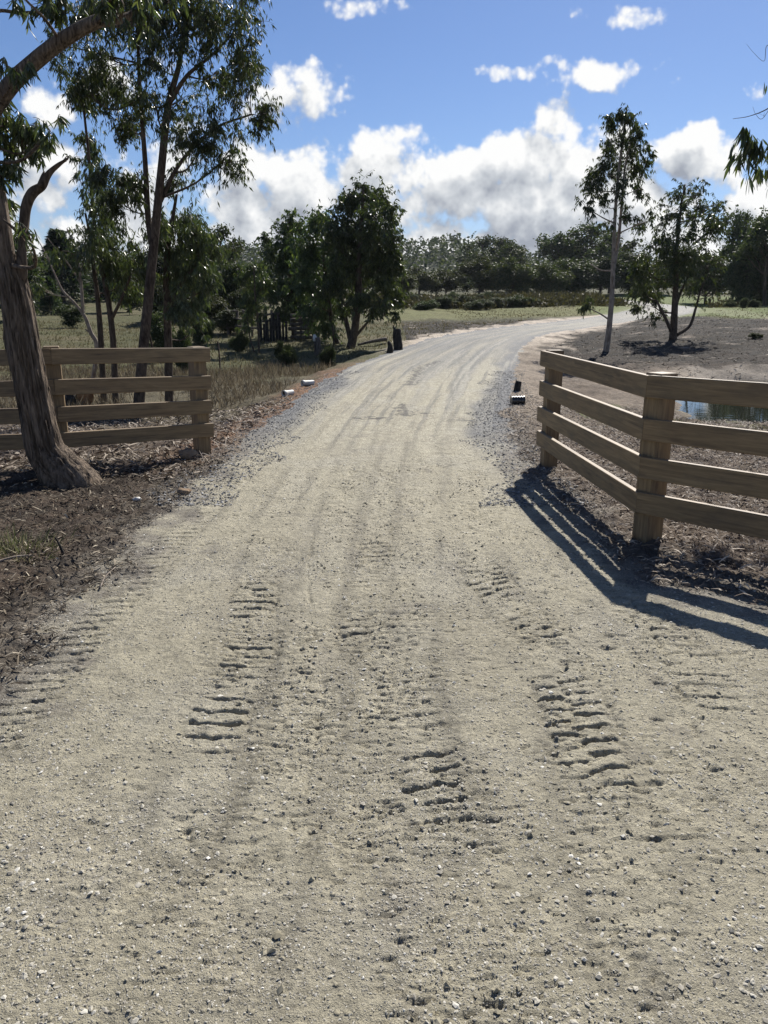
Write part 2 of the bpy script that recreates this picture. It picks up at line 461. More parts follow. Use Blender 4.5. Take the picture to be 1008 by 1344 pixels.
def build_ground():
    xs = axis(.0085, -2.6, 3.1, -420, 420, 1.045)
    ys = []; p = 1.25
    while p < 330:
        ys.append(p)
        p += .0062 * max(1., (p / 3.0)) ** 1.45 if p < 12 else max(.047, .0105 * (p - 7.5))
    p = 1.25; s = .03; dn = []
    while p > -30: p -= s; s *= 1.25; dn.append(p)
    ys = np.array(dn[::-1] + ys)
    X, Y = np.meshgrid(xs, ys)
    nx, ny = len(xs), len(ys)
    x = X.ravel(); y = Y.ravel()
    rs = road_sd(x, y)
    z = H(x, y, rs) + micro(x, y, rs)
    near = (y < 16) & (y > -1) & (np.abs(x) < 5)
    inr = 1 - ss(-.05, .1, rs)
    z[near] += tread(x[near], y[near]) * inr[near]
    dl = seg_dist(x, y, ROAD_L); dr = seg_dist(x, y, ROAD_R)
    u = dl / (dl + dr + 1e-6)
    # ---- colours of the materials the place is made of
    def mixc(c, k, col):
        return c + (np.asarray(col) - c) * np.clip(k, 0, 1)[:, None]
    one = np.ones((len(x), 3))
    # road: crusher dust, pale in the wheel tracks, blue-grey loose metal on the shoulders
    big = fbm(x * .8, y * .5, 3, 61); st = fbm(u * 11 + .12 * big, y * .09, 3, 62) * ss(5, 12, y)
    road = one * np.array([.345, .314, .228])
    road = mixc(road, .45 * ss(-.2, .8, fbm(x * .7, y * .7, 4, 63)), [.275, .248, .182])
    road = mixc(road, .30 * ss(.1, .8, fbm(x * 1.7, y * 1.1, 3, 64)), [.37, .35, .29])
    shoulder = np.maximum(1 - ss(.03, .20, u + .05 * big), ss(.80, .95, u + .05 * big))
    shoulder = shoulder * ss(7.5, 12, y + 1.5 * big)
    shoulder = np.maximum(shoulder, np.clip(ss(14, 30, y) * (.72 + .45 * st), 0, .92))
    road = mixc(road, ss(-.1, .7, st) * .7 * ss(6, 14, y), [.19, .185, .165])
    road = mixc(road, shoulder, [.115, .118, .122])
    lstr = ss(.25, .8, st + .5 * fbm(u * 34, y * .06, 2, 66)) * ss(8, 16, y) * (1 - .4 * ss(30, 40, y))
    road = mixc(road, lstr * .7, [.33, .31, .25])
    road = mixc(road, .55 * ss(.1, .6, fbm(u * 26 + .2 * big, y * .12, 3, 69)) * ss(8, 13, y), [.10, .098, .09])
    road = mixc(road, .5 * ss(.5, 1.0, fbm(x * 2.6, y * 2.0, 3, 67)) * (1 - ss(9, 14, y)), [.20, .18, .145])
    mud = np.full(x.shape, 9.)
    for P in (gp((538, 505), (545, 492), (553, 482), (574, 474)), gp((480, 549), (502, 549.5)), gp((534, 545), (556, 543)), gp((600, 551), (612, 553)), gp((528, 532), (533, 545))):
        mud = np.minimum(mud, seg_dist(x, y, P))
    road = mixc(road, .85 * (1 - ss(.0, .16, mud + .22 * fbm(x * 9, y * 5, 4, 68))), [.055, .05, .043])
    # wheel lines: packed paler middles between darker scuffed margins
    for ti, tr in enumerate(TRACKS):
        dd = seg_dist(x, y, tr[0]) + .02 * fbm(x * 5, y * 2, 2, 230 + ti)
        kk = (1 - ss(12, 17, y)) * ss(-.5, .3, fbm(x * 1.2, y * .6, 2, 240 + ti))
        road = mixc(road, .38 * kk * np.exp(-((dd - tr[1] * .55) / .045) ** 2), [.15, .137, .105])
        road = mixc(road, .30 * kk * (1 - ss(tr[1] * .3, tr[1] * .5, dd)), [.385, .355, .268])
    # ground
    n1 = fbm(x * .9, y * .9, 4, 71); n2 = fbm(x * .22, y * .22, 3, 72); n3 = fbm(x * 3.1, y * 3.1, 3, 73)
    grass = one * np.array([.078, .078, .034])
    grass = mixc(grass, ss(-.3, .7, n2), [.115, .098, .052])
    grass = mixc(grass, .6 * ss(.0, .8, n1), [.075, .075, .034])
    gcol = grass
    soil = one * np.array([.080, .060, .045]); soil = mixc(soil, ss(-.2, .6, n3), [.048, .037, .029]); soil = mixc(soil, .5 * ss(.2, .8, n1), [.14, .105, .08])
    mulch = one * np.array([.15, .118, .09]); mulch = mixc(mulch, ss(-.2, .6, n3), [.085, .064, .05]); mulch = mixc(mulch, .6 * ss(.2, .8, n1), [.21, .175, .14])
    leftside = (x < 1.0) & (y < 48)
    kl = leftside * (1 - ss(12.5, 15.5, y + 1.2 * n1))
    gcol = mixc(gcol, kl, mulch * .85)
    gcol = mixc(gcol, leftside * (1 - ss(7.0, 9.0, y + .8 * n1)), soil)
    dry = leftside * ss(12, 14, y) * (1 - ss(19, 24, y + 2 * n1))
    gcol = mixc(gcol, dry * .8, [.13, .11, .075])
    clay = leftside * (1 - ss(.15, .9, rs + .35 * n1)) * ss(7.5, 9.5, y) * (1 - ss(19, 24, y))
    gcol = mixc(gcol, clay * .85, [.22, .125, .075])
    right = (x > 1.0)
    kr = right * (1 - ss(24, 30, y + 2 * n1)) * (1 - ss(24, 34, x))
    gcol = mixc(gcol, kr, mulch)
    pd = sdf(x, y, POND)
    gcol = mixc(gcol, right * ss(-.1, .6, n1 + .4 * n3) * (1 - ss(3, 5, pd)) * (y < 15.5) * (x > 3.4), [.12, .125, .05])
    # bare bank of the dam with dark debris
    bank = right * (1 - ss(46, 58, y + 4 * n2)) * ss(20, 26, y) * (1 - ss(40, 70, x))
    gcol = mixc(gcol, bank * .95, [.038, .031, .026])
    gcol = mixc(gcol, bank * ss(-.15, .35, n1 + .5 * n3), [.019, .017, .015])
    shore = right * (1 - ss(.55, 1.3, np.abs(pd - .4) + .4 * n1)) * ss(18, 22, y)
    gcol = mixc(gcol, shore * .8, [.34, .30, .25])
    gcol = mixc(gcol, bank * ss(.55, .85, n1 - .3 * n3), [.26, .22, .18])
    sand = (.45 + .4 * ss(-.2, .3, n3)) * right * (x < 8.5) * (1 - ss(0, 3.2, pd + 1.2 * n1)) * ss(13, 15, y) * (1 - ss(22, 27, y))
    sand = np.maximum(sand, right * ss(9, 13, y) * (1 - ss(.2, 1.7, rs + .7 * n1)) * (1 - ss(30, 40, y)) * .8)
    gcol = mixc(gcol, sand, [.33, .275, .215])
    # pale sandy windrow beside the far road
    sw = ss(24, 34, y) * (1 - ss(.25, 1.5, rs + .9 * n1 + .3 * n3)) * (y < 110)
    gcol = mixc(gcol, sw, [.48, .415, .34])
    line = seg_dist(x, y, gp((900, 409), (960, 412), (1040, 419)))
    gcol = mixc(gcol, (1 - ss(.8, 2.4, line + .6 * n1)), [.46, .40, .33])
    lush = right * ss(0, 4, y - (46 + .42 * (x - 18))) * (1 - ss(110, 130, y)) * (x > 16)
    gcol = mixc(gcol, lush * .8, [.115, .15, .045])
    # yellow-green flat inside the bend
    gl = (x > 0) * ss(.5, 3, rs) * ss(47, 52, y) * (1 - ss(66, 76, y)) * (x < 22)
    gcol = mixc(gcol, gl * .6, [.16, .165, .062])
    hea = ss(66, 80, y) * (x > -6) * (x < 24) * (1 - ss(105, 125, y))
    gcol = mixc(gcol, hea * .7, [.17, .145, .105])
    far = ss(120, 150, y)
    gcol = mixc(gcol, far, [.06, .06, .03])
    dirty = one * np.array([.185, .165, .135]); dirty = mixc(dirty, ss(-.1, .6, n3), [.11, .095, .08])
    ew = fbm(x * 4, y * 4, 3, 75)
    road = mixc(road, .85 * ss(-.34, -.02, rs + .18 * ew) * (1 - ss(9, 13, y)), dirty)
    gcol = mixc(gcol, .85 * (1 - ss(.02, .5, rs + .22 * ew)) * (1 - ss(9, 13, y)), dirty)
    # split faces
    i = np.arange(ny - 1)[:, None] * nx; j = np.arange(nx - 1)[None]
    q = np.stack([i + j, i + j + 1, i + nx + j + 1, i + nx + j], -1).reshape(-1, 4)
    isr = (rs[q].mean(1) < 0)
    co = np.c_[x, y, z]
    def part(name, sel, col, mat):
        qq = q[sel]; used = np.unique(qq); mp = np.zeros(len(x), np.int64); mp[used] = np.arange(len(used))
        g = Geo(); g.add(co[used], mp[qq])
        o = g.build(name, mat, smooth=True, extra={'Col': col[used]})
        return o
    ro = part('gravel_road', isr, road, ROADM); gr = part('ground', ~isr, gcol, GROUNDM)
    tag(ro, 'pale compacted gravel drive with tyre tread prints curving away into the paddock', 'road', kind='structure')
    tag(gr, 'bark covered verges and rough grass paddock around the gravel drive', 'ground', kind='structure')

def road_mat():
    m = M('crusher_dust'); co = m.coord('Object')
    base = m.attr('Col', 'Color')
    v1 = m.voro(co, 95, 'F1', 'Color'); d1 = m.voro(co, 95, 'F1', 'Distance')
    d2 = m.voro(co, 38, 'F1', 'Distance'); v2 = m.voro(co, 38, 'F1', 'Color')
    fine = m.noise(co, 240, 4, .7)
    med = m.noise(co, 30, 4, .6)
    sep = m.n('ShaderNodeSeparateColor', {0: v1}).outputs
    chip = m.math('MULTIPLY', m.math('GREATER_THAN', sep[0], .80), m.ramp(d1, [(.28, 1.), (.42, 0.)]))
    dchip = m.math('MULTIPLY', m.math('LESS_THAN', sep[0], .10), m.ramp(d1, [(.28, 1.), (.42, 0.)]))
    vg = m.n('ShaderNodeSeparateColor', {0: m.voro(co, 190, 'F1', 'Color')}).outputs[0]
    vh = m.n('ShaderNodeSeparateColor', {0: m.voro(co, 62, 'F1', 'Color')}).outputs[2]
    gritty = m.ramp(m.noise(co, 3.2, 4, .6), [(.42, .15), (.62, 1.)])
    grain = m.math('MULTIPLY', m.math('ADD', m.math('MULTIPLY_ADD', vg, .5, -.25), m.math('MULTIPLY_ADD', vh, .26, -.13)), gritty)
    tone = m.ramp(m.math('ADD', m.math('ADD', m.math('MULTIPLY', fine, .6), m.math('MULTIPLY', med, .4)), m.math('MULTIPLY', grain, .55)), [(.28, .45), (.5, .97), (.74, 1.35)])
    col = m.mix(1.0, base, tone, 'MULTIPLY')
    col = m.mix(m.math('MULTIPLY', chip, .7), col, m.mix(.6, (.52, .50, .45, 1), base))
    col = m.mix(m.math('MULTIPLY', dchip, .6), col, (.09, .085, .08, 1))
    sp2 = m.n('ShaderNodeSeparateColor', {0: v2}).outputs
    peb = m.math('MULTIPLY', m.math('GREATER_THAN', sp2[1], .72), m.ramp(d2, [(.12, 1.), (.36, 0.)]))
    h = m.math('ADD', m.math('MULTIPLY', fine, .5), m.math('MULTIPLY', med, .9))
    h = m.math('ADD', h, m.math('MULTIPLY', chip, .55)); h = m.math('ADD', h, m.math('MULTIPLY', peb, .8))
    # far off, the loose metal still breaks up into light and dark stones
    far1 = m.noise(co, 7, 5, .75)
    col = m.mix(1.0, col, m.ramp(far1, [(.3, .72), (.5, 1.), (.7, 1.22)]), 'MULTIPLY')
    return m.done(col, .78, .3, m.bump(h, 1., .014))

def ground_mat():
    m = M('verge_and_paddock'); co = m.coord('Object')
    base = m.attr('Col', 'Color')
    a = m.noise(co, 60, 5, .7); b = m.noise(co, 14, 5, .7, .8); c = m.noise(co, 2.2, 5, .65)
    v = m.voro(co, 45, 'F1', 'Color'); sep = m.n('ShaderNodeSeparateColor', {0: v}).outputs
    dv = m.voro(co, 45, 'F1', 'Distance')
    tone = m.ramp(m.math('ADD', m.math('MULTIPLY', a, .5), m.math('MULTIPLY', b, .5)), [(.3, .45), (.5, 1.), (.7, 1.5)])
    col = m.mix(1.0, base, tone, 'MULTIPLY')
    col = m.mix(1.0, col, m.ramp(c, [(.3, .7), (.5, 1.), (.7, 1.25)]), 'MULTIPLY')
    chip = m.math('MULTIPLY', m.math('GREATER_THAN', sep[0], .88), m.ramp(dv, [(.2, 1.), (.4, 0.)]))
    col = m.mix(m.math('MULTIPLY', chip, .5), col, (.34, .29, .23, 1))
    h = m.math('ADD', a, m.math('MULTIPLY', b, 1.6))
    return m.done(col, .92, .15, m.bump(h, .9, .03))

ROADM = road_mat(); GROUNDM = ground_mat()
build_ground()

# pond
def pond():
    m = M('pond_water'); co = m.coord('Object', (1, 2.2, 1))
    n = m.noise(co, 2.4, 3, .5); n2 = m.noise(co, 9, 2, .5)
    h = m.math('ADD', n, m.math('MULTIPLY', n2, .25))
    mat = m.done((.020, .022, .016, 1), .03, .5, m.bump(h, .05, .03))
    m.b.inputs['IOR'].default_value = 1.33
    g = Geo(); c = POND.mean(0); pts = [(p - c) * 1.16 + c for p in POND]
    P = smooth_path([(*p, 0) for p in pts + [pts[0]]], 61)[:-1]
    V = np.vstack([np.c_[P[:, :2], np.full(60, WATER_Z)], [c[0], c[1], WATER_Z]])
    g.add(V, None, [(i, (i + 1) % 60, 60) for i in range(60)])
    o = g.build('pond_water', mat)
    tag(o, 'still dark pond reflecting the bright clouds behind the timber rails', 'water', kind='structure')
pond()

# far hills
def hills():
    g = Geo()
    xs = np.linspace(-700, 700, 141); ys = np.linspace(230, 620, 40)
    X, Y = np.meshgrid(xs, ys); x = X.ravel(); y = Y.ravel()
    prof = 17 + 4 * fbm(x * .006, x * 0 + .3, 3, 81) + 10.0 * np.exp(-((x - 36) / 34) ** 2) + 5 * np.exp(-((x + 60) / 60) ** 2)
    z = 3 + prof * ss(235, 430, y) + 1.2 * fbm(x * .03, y * .03, 3, 82)
    i = np.arange(39)[:, None] * 141; j = np.arange(140)[None]
    q = np.stack([i + j, i + j + 1, i + 141 + j + 1, i + 141 + j], -1).reshape(-1, 4)
    g.add(np.c_[x, y, z], q)
    o = g.build('wooded_hills', plain_mat('hill_scrub', (.026, .034, .02), (.05, .055, .03), .15, .95, .05, .3, .5), smooth=True)
    tag(o, 'low wooded hills closing the view behind the paddock', 'hills', kind='structure')
    def hz(xx, yy):
        pr = 17 + 4 * fbm(xx * .006, xx * 0 + .3, 3, 81) + 10.0 * np.exp(-((xx - 36) / 34) ** 2) + 5 * np.exp(-((xx + 60) / 60) ** 2)
        return 3 + pr * ss(235, 430, yy)
    # the forest covering them reads as one mass
    g = Geo(); n = 2600
    tx = RNG.uniform(-420, 420, n); ty = RNG.uniform(240, 440, n); tz = hz(tx, ty)
    tx = tx * ty / 400
    tz = hz(tx, ty)
    for k in range(n):
        pine = RNG.random() < .35
        hgt = RNG.uniform(6, 10) if pine else RNG.uniform(5, 8.5)
        m = 34
        f = RNG.random(m)
        if pine: rad = (1 - f) * hgt * .22
        else: rad = np.sqrt(np.clip(1 - (2 * f - 1) ** 2, 0, 1)) * hgt * .36
        a = RNG.uniform(0, 6.28, m)
        c = np.c_[tx[k] + np.cos(a) * rad, ty[k] + np.sin(a) * rad, tz[k] + hgt * (.12 + .88 * f)]
        d = unit(np.c_[np.cos(a), np.sin(a), RNG.normal(0, .4, m) + .2])
        leaves(g, c, d, RNG.uniform(.9, 1.9, m), RNG.uniform(.8, 1.5, m), RNG)
    o = g.build('hill_forest', LEAF_FAR)
    tag(o, 'dense dark forest mass covering the distant hills', 'forest', kind='stuff')
hills()

# ------------------------------------------------------------------ fences
def prism(geo, plan, z0, z1, bev=.004):
    """plan: 4 points anticlockwise in local xy; small chamfer on the long top/bottom edges"""
    P = np.array(plan, float); c = P.mean(0)
    def ins(d):
        return c + (P - c) * (1 - d / np.maximum(np.abs(P - c), .02))
    zs = [(z0, ins(bev)), (z0 + bev, P), (z1 - bev, P), (z1, ins(bev))]
    V = np.concatenate([np.c_[p, np.full(len(P), z)] for z, p in zs]); k = len(P)
    q = []
    for a in range(3):
        for b in range(k): q.append((a * k + b, a * k + (b + 1) % k, a * k + k + (b + 1) % k, a * k + k + b))
    q.append(tuple(range(k))[::-1]); q.append(tuple(3 * k + b for b in range(k)))
    geo.add(V, q)

def isect(p, d, q, e):
    t = ((q[0] - p[0]) * e[1] - (q[1] - p[1]) * e[0]) / (d[0] * e[1] - d[1] * e[0])
    return p + d * t

def post_rail(name, posts, side, label, start_over, tops=(1.222, .915, .64, .375), rh=.157, th=.045, ps=.15):
    """posts in plan order; side=+1 puts the rails to the left of the walking direction"""
    posts = [np.array(p, float) for p in posts]
    zb = [hh(*p) for p in posts]
    root = empty(name, (*posts[0], 0))
    tag(root, label, 'fence')
    n = len(posts)
    dirs = [unit(posts[i + 1] - posts[i]) for i in range(n - 1)]
    for i, p in enumerate(posts):
        d = dirs[min(i, n - 2)]
        if 0 < i < n - 1: d = unit(dirs[i - 1] + dirs[i])
        g = Geo(); h = ps / 2; top = 1.236
        prism(g, [(-h, -h), (h, -h), (h, h), (-h, h)], -.5, top, .006)
        o = g.build('post', PINE, root); o.location = (p[0] - posts[0][0], p[1] - posts[0][1], zb[i])
        # grain of the post runs up: stand a lying timber on its end
        me = o.data; V = np.zeros(len(me.vertices) * 3, np.float32); me.vertices.foreach_get('co', V); V = V.reshape(-1, 3)
        V = np.c_[V[:, 2], V[:, 1], -V[:, 0]]; me.vertices.foreach_set('co', V.ravel()); me.update()
        Rz = math.atan2(d[1], d[0])
        from mathutils import Matrix
        Mx = Matrix.Rotation(Rz, 4, 'Z') @ Matrix(((0, 0, -1, 0), (0, 1, 0, 0), (1, 0, 0, 0), (0, 0, 0, 1)))
        o.rotation_euler = Mx.to_euler()
    off0 = ps / 2 + .002; off1 = off0 + th
    for i in range(n - 1):
        d = dirs[i]; nrm = np.array([-d[1], d[0]]) * side
        a, b = posts[i], posts[i + 1]
        ends = []
        for (p, e, sgn) in ((a, i - 1, -1), (b, i + 1, 1)):
            pair = []
            for off in (off0, off1):
                base = p + nrm * off
                if 0 <= e < n - 1:
                    d2 = dirs[e]; n2 = np.array([-d2[1], d2[0]]) * side
                    if abs(d[0] * d2[1] - d[1] * d2[0]) > .02:
                        q = isect(base, d, p + n2 * off, d2) - d * sgn * .0015
                    else: q = base - d * sgn * .0015
                else:
                    q = base + d * sgn * (start_over if sgn < 0 else .09)
                pair.append(q)
            ends.append(pair)
        for k, tz in enumerate(tops):
            over = (RNG.uniform(-.02, .02) if i == 0 else 0)
            mid = (a + b) / 2 + nrm * (off0 + off1) / 2
            def loc(q): r = q - mid; return (r.dot(d), r.dot(np.array([-d[1], d[0]])))
            s0 = ends[0][0] - d * over * (i == 0); s1 = ends[0][1] - d * over * (i == 0)
            pl = [loc(s0), loc(ends[1][0]), loc(ends[1][1]), loc(s1)]
            if side < 0: pl = pl[::-1]
            g = Geo(); prism(g, pl, -rh / 2, rh / 2)
            o = g.build('rail', PINE, root)
            zz = (zb[i] + zb[i + 1]) / 2
            o.location = (mid[0] - posts[0][0], mid[1] - posts[0][1], zz + tz - rh / 2)
            o.rotation_euler = (0, -math.atan2(zb[i + 1] - zb[i], np.linalg.norm(b - a)) + RNG.normal(0, .0025), math.atan2(d[1], d[0]))
    return root

P1 = np.array([1.79, 8.22]); P2 = np.array([1.97, 5.52])
post_rail('timber_fence', [P1, P2, P2 + np.array([1.72, -1.80]), P2 + np.array([4.0, -3.2])], -1,
          'new four rail pine fence right of the drive casting a striped shadow on it', .11)
Q1 = np.array([-2.13, 8.90]); Q2 = np.array([-3.34, 7.88])
post_rail('timber_fence', [Q1, Q2, np.array([-5.9, 7.88])], 1,
          'new four rail pine fence behind the leaning gum trunk left of the drive', .10)

# ------------------------------------------------------------------ trees with an individual shape
def gum(name, label, cat, base, Y, stems, clumps, leaf_n, leaf_L, leaf_mat_, bark, near=False, seed=1, depth=.8, droop=.75,
        group=None, sides=10, extra_wood=None, sub=7, rough=.0, wl=.16, twig_r=.004, dens=2.2):
    """stems: lists of (px, py, radius in m, depth offset); clumps: (px, py, rx, ry, weight[, depth offset]) read at distance Y"""
    rng = np.random.default_rng(seed)
    k = mpp(Y)
    base = np.asarray(base, float)
    def W(px, py, dy=0.): return at(px, py, Y + dy)
    wood = Geo(); crown = Geo()
    paths = []
    for st in stems:
        pts = [W(s[0], s[1], s[3] if len(s) > 3 else 0.) for s in st]
        n = max(8, len(st) * 7)
        P = smooth_path(pts, n); r = np.interp(np.linspace(0, 1, n), np.linspace(0, 1, len(st)), [s[2] for s in st])
        paths.append((P, r))
        tube(wood, P, r, sides, rng.random(), rough, seed)
    allp = np.vstack([p for p, r in paths]); allr = np.concatenate([r for p, r in paths])
    tot = sum(c[2] * c[3] * c[4] for c in clumps)
    for c in clumps:
        dy = c[5] if len(c) > 5 else rng.normal(0, 1) * depth
        C = W(c[0], c[1], dy); rx, rz = c[2] * k, c[3] * k; ry = (rx + rz) * .45
        # limb: from a lower point of the stems out to the clump
        dlt = C - allp; dist = np.linalg.norm(dlt, axis=1)
        cost = dist + np.where(allp[:, 2] > C[2] - .25 * dist, 2.5 * (allp[:, 2] - C[2] + .25 * dist), 0)
        i0 = int(np.argmin(cost)); A = allp[i0]
        mid = (A + C) / 2 + np.array([0, 0, -.08 * dist[i0]]) + rng.normal(0, .05 * dist[i0] + .01, 3)
        L = smooth_path([A, mid, C], 9); r0 = min(allr[i0] * .6, .004 + .02 * dist[i0])
        tube(wood, L, np.linspace(r0, r0 * .35, 9), 5, rng.random())
        N = int(leaf_n * c[2] * c[3] * c[4] / tot * dens)
        S = max(3, int(round(sub * (c[2] * c[3]) / 1000 + 3)))
        u = unit(rng.normal(size=(S, 3))) * (rng.random((S, 1)) ** .45)
        sc = C + u * np.array([rx, ry, rz])
        rs_ = .62 * min(rx, rz) * rng.uniform(.6, 1.35, S)
        wts = rng.uniform(.4, 1.4, S); wts /= wts.sum()
        for s in range(S):
            B = L[rng.integers(4, 9)]
            mm = (B + sc[s]) / 2 + np.array([0, 0, .08 * np.linalg.norm(B - sc[s])])
            tw = smooth_path([B, mm, sc[s]], 6)
            tube(wood, tw, np.linspace(r0 * .38, twig_r * .6, 6), 3, rng.random(), cap=False)
            n = int(N * wts[s])
            if n < 1: continue
            nt = max(3, n // 8)
            tip = sc[s] + rng.normal(0, 1, (nt, 3)) * np.array([.62, .62, .66]) * rs_[s]
            st0 = sc[s] + (tip - sc[s]) * .15
            which = rng.integers(0, nt, n); t = rng.random(n)[:, None] ** .7
            pos = st0[which] + (tip[which] - st0[which]) * t - np.array([0, 0, .25]) * rs_[s] * t ** 2
            d = unit(rng.normal(0, .5, (n, 3)) * [1, 1, .6] + np.array([0, 0, -1.35 * droop]) + .25 * unit(tip[which] - st0[which]))
            ll = leaf_L * rng.uniform(.6, 1.3, n)
            leaves(crown, pos, d, ll, ll * wl * rng.uniform(.8, 1.3, n), rng, near)
            for q in range(0, nt, 3 if near else 5):
                tube(wood, smooth_path([st0[q], (st0[q] + tip[q]) / 2 + [0, 0, .03 * rs_[s]], tip[q] - np.array([0, 0, .2 * rs_[s]])], 4),
                     np.linspace(twig_r, twig_r * .4, 4), 3, .5, cap=False)
    root = empty(name, base); tag(root, label, cat, group)
    wood.build('trunk', bark, root, base, True)
    crown.build('crown', leaf_mat_, root, base)
    return root

# 1 leaning stringybark in front of the left fence
def leaning_gum():
    b = gnd(94, 634); Y = b[1]; k = mpp(Y)
    rng = np.random.default_rng(3)
    root = gum('gum_tree', 'thick leaning stringybark trunk in front of the left fence with a broken dead limb', 'tree', b, Y,
        [[(8, 372, 15 * k), (2, 310, 13 * k), (-6, 255, 12 * k), (-16, 200, 11 * k), (-16, 160, 11 * k), (-2, 133, 10.5 * k), (24, 101, 10 * k), (66, 64, 9 * k), (103, 40, 8 * k), (131, 27, 7.5 * k)],
         [(131, 27, 7 * k), (143, 8, 5.5 * k), (158, -12, 4.5 * k), (170, -50, 4 * k)],
         [(128, 29, 6 * k), (153, 26, 5.5 * k, .1), (175, 18, 4.5 * k, .2), (190, -4, 4 * k, .2), (205, -40, 3 * k, .2)],
         [(153, 26, 4.5 * k, .1), (158, 8, 4.5 * k, 0), (150, -10, 4 * k), (140, -40, 3 * k)],
         [(80, 55, 2.2 * k), (58, 24, 1.6 * k, -.2), (34, 0, 1.3 * k, -.3), (15, -25, 1 * k, -.3)],
         [(-15, 165, 5 * k), (-20, 90, 4 * k, .2), (-10, 20, 2.2 * k, .3), (30, 17, 2 * k, .3), (84, 15, 1.6 * k, .3)],
         [(-16, 165, 7 * k), (-40, 80, 6 * k), (-60, -30, 5 * k)],
        ],
        [(22, 92, 24, 16, .5), (14, 165, 26, 34, 1.0), (55, 172, 24, 30, 1.0), (66, 172, 14, 20, .5), (10, 215, 16, 30, .8), (95, 12, 26, 18, .7), (55, 0, 34, 16, .6),
         (150, -22, 40, 20, .6), (205, -15, 36, 22, .5), (0, 265, 20, 28, .6), (35, 300, 14, 18, .2), (178, 34, 20, 24, .35)],
        1500, .105, LEAF_NEAR, BARK_BIG, True, 21, .35, .9, sides=18, sub=6, rough=.06, wl=.17)
    # the butt itself, built as a dense fissured skin
    g = Geo()
    pts = [(104, 668, 47 * k), (98, 645, 44 * k), (90, 630, 39 * k), (75, 612, 33 * k), (59, 588, 28.5 * k), (47, 535, 25 * k), (38, 490, 24.5 * k), (31, 455, 24.5 * k),
           (24, 410, 22.5 * k), (17, 372, 21 * k), (12, 350, 17 * k), (6, 325, 11 * k)]
    P = smooth_path([at(p[0], p[1], Y) for p in pts], 150)
    r = .9 * np.interp(np.linspace(0, 1, 150), np.linspace(0, 1, len(pts)), [p[2] for p in pts])
    sides = 96; ang = np.arange(sides) * 2 * np.pi / sides
    T = unit(np.gradient(P, axis=0)); V = []
    for i in range(150):
        A = unit(np.cross(T[i], [0, 1., 0])); B = np.cross(T[i], A)
        z = i * .016
        ca, sa = np.cos(ang), np.sin(ang)
        rr = r[i] * (1 + .055 * fbm(ca * 1.6 + 3, sa * 1.6 + z * .8, 2, 7))
        rr += -.030 * ss(.1, .75, np.abs(fbm(ca * 6.5, sa * 6.5 + z * 1.1, 3, 9))) - .012 * np.abs(fbm(ca * 15, sa * 15 + z * 3.0, 2, 11)) + .012 * fbm(ca * 2 + 9, sa * 2 + z * 5, 2, 12)
        fl = ss(.17, 0, i / 150) if False else (1 - ss(0, 26, i))
        rr += fl * .05 * np.abs(np.sin(ang * 2.5 + .7))
        V.append(P[i] + ca[:, None] * A * rr[:, None] + sa[:, None] * B * rr[:, None])
    V = np.concatenate(V)
    i = np.arange(149)[:, None] * sides; j = np.arange(sides)[None]; kk = (j + 1) % sides
    g.add(V, np.stack([i + j, i + kk, i + sides + kk, i + sides + j], -1).reshape(-1, 4))
    # strips of hanging bark on the right side
    for s in range(46):
        t = rng.uniform(.12, .92); q = int(t * 149)
        a = rng.uniform(0, 6.28)
        A = unit(np.cross(T[q], [0, 1., 0])); B = np.cross(T[q], A)
        p0 = P[q] + (np.cos(a) * A + np.sin(a) * B) * r[q] * .97
        L = rng.uniform(.08, .3); dn = -T[q] * L
        out = (np.cos(a) * A + np.sin(a) * B)
        tube(g, smooth_path([p0, p0 + dn * .5 + out * .012, p0 + dn + out * rng.uniform(.005, .04)], 5), np.linspace(.006, .002, 5), 4, .4)
    g.build('butt', BARK_BIG, root, b, True)
    g = Geo()
    pts = [(22, 392, 8 * k), (29, 362, 9 * k), (29, 320, 8 * k), (34, 275, 8 * k), (42, 254, 8.5 * k), (55, 244, 6.5 * k), (64, 228, 5 * k), (76, 217, 3.5 * k), (89, 208, 1.5 * k)]
    P = smooth_path([at(p[0], p[1], Y + (.06 if i < 1 else -.02)) for i, p in enumerate(pts)], 60)
    tube(g, P, .74 * np.interp(np.linspace(0, 1, 60), np.linspace(0, 1, 9), [p[2] for p in pts]), 18, .5, .2, 4)
    for q in range(5):      # splintered end
        e0 = P[-4] + rng.normal(0, .008, 3); tube(g, smooth_path([e0, P[-1] + rng.normal(0, .012, 3) + [.01, 0, .012]], 4), np.linspace(.008, .002, 4), 5, .5, .2)
    tube(g, smooth_path([at(52, 246, Y - .06), at(56, 232, Y - .02), at(58, 225, Y)], 6), np.linspace(4 * k, 1 * k, 6), 8, .5, .1)
    tube(g, smooth_path([at(28, 310, Y - .06), at(14, 296, Y - .1), at(4, 288, Y - .1)], 6), np.linspace(2.5 * k, 1 * k, 6), 6, .5, .1)
    o = g.build('dead_limb', BARK, root, b, True); o['label'] = 'broken dark dead limb stub'
leaning_gum()

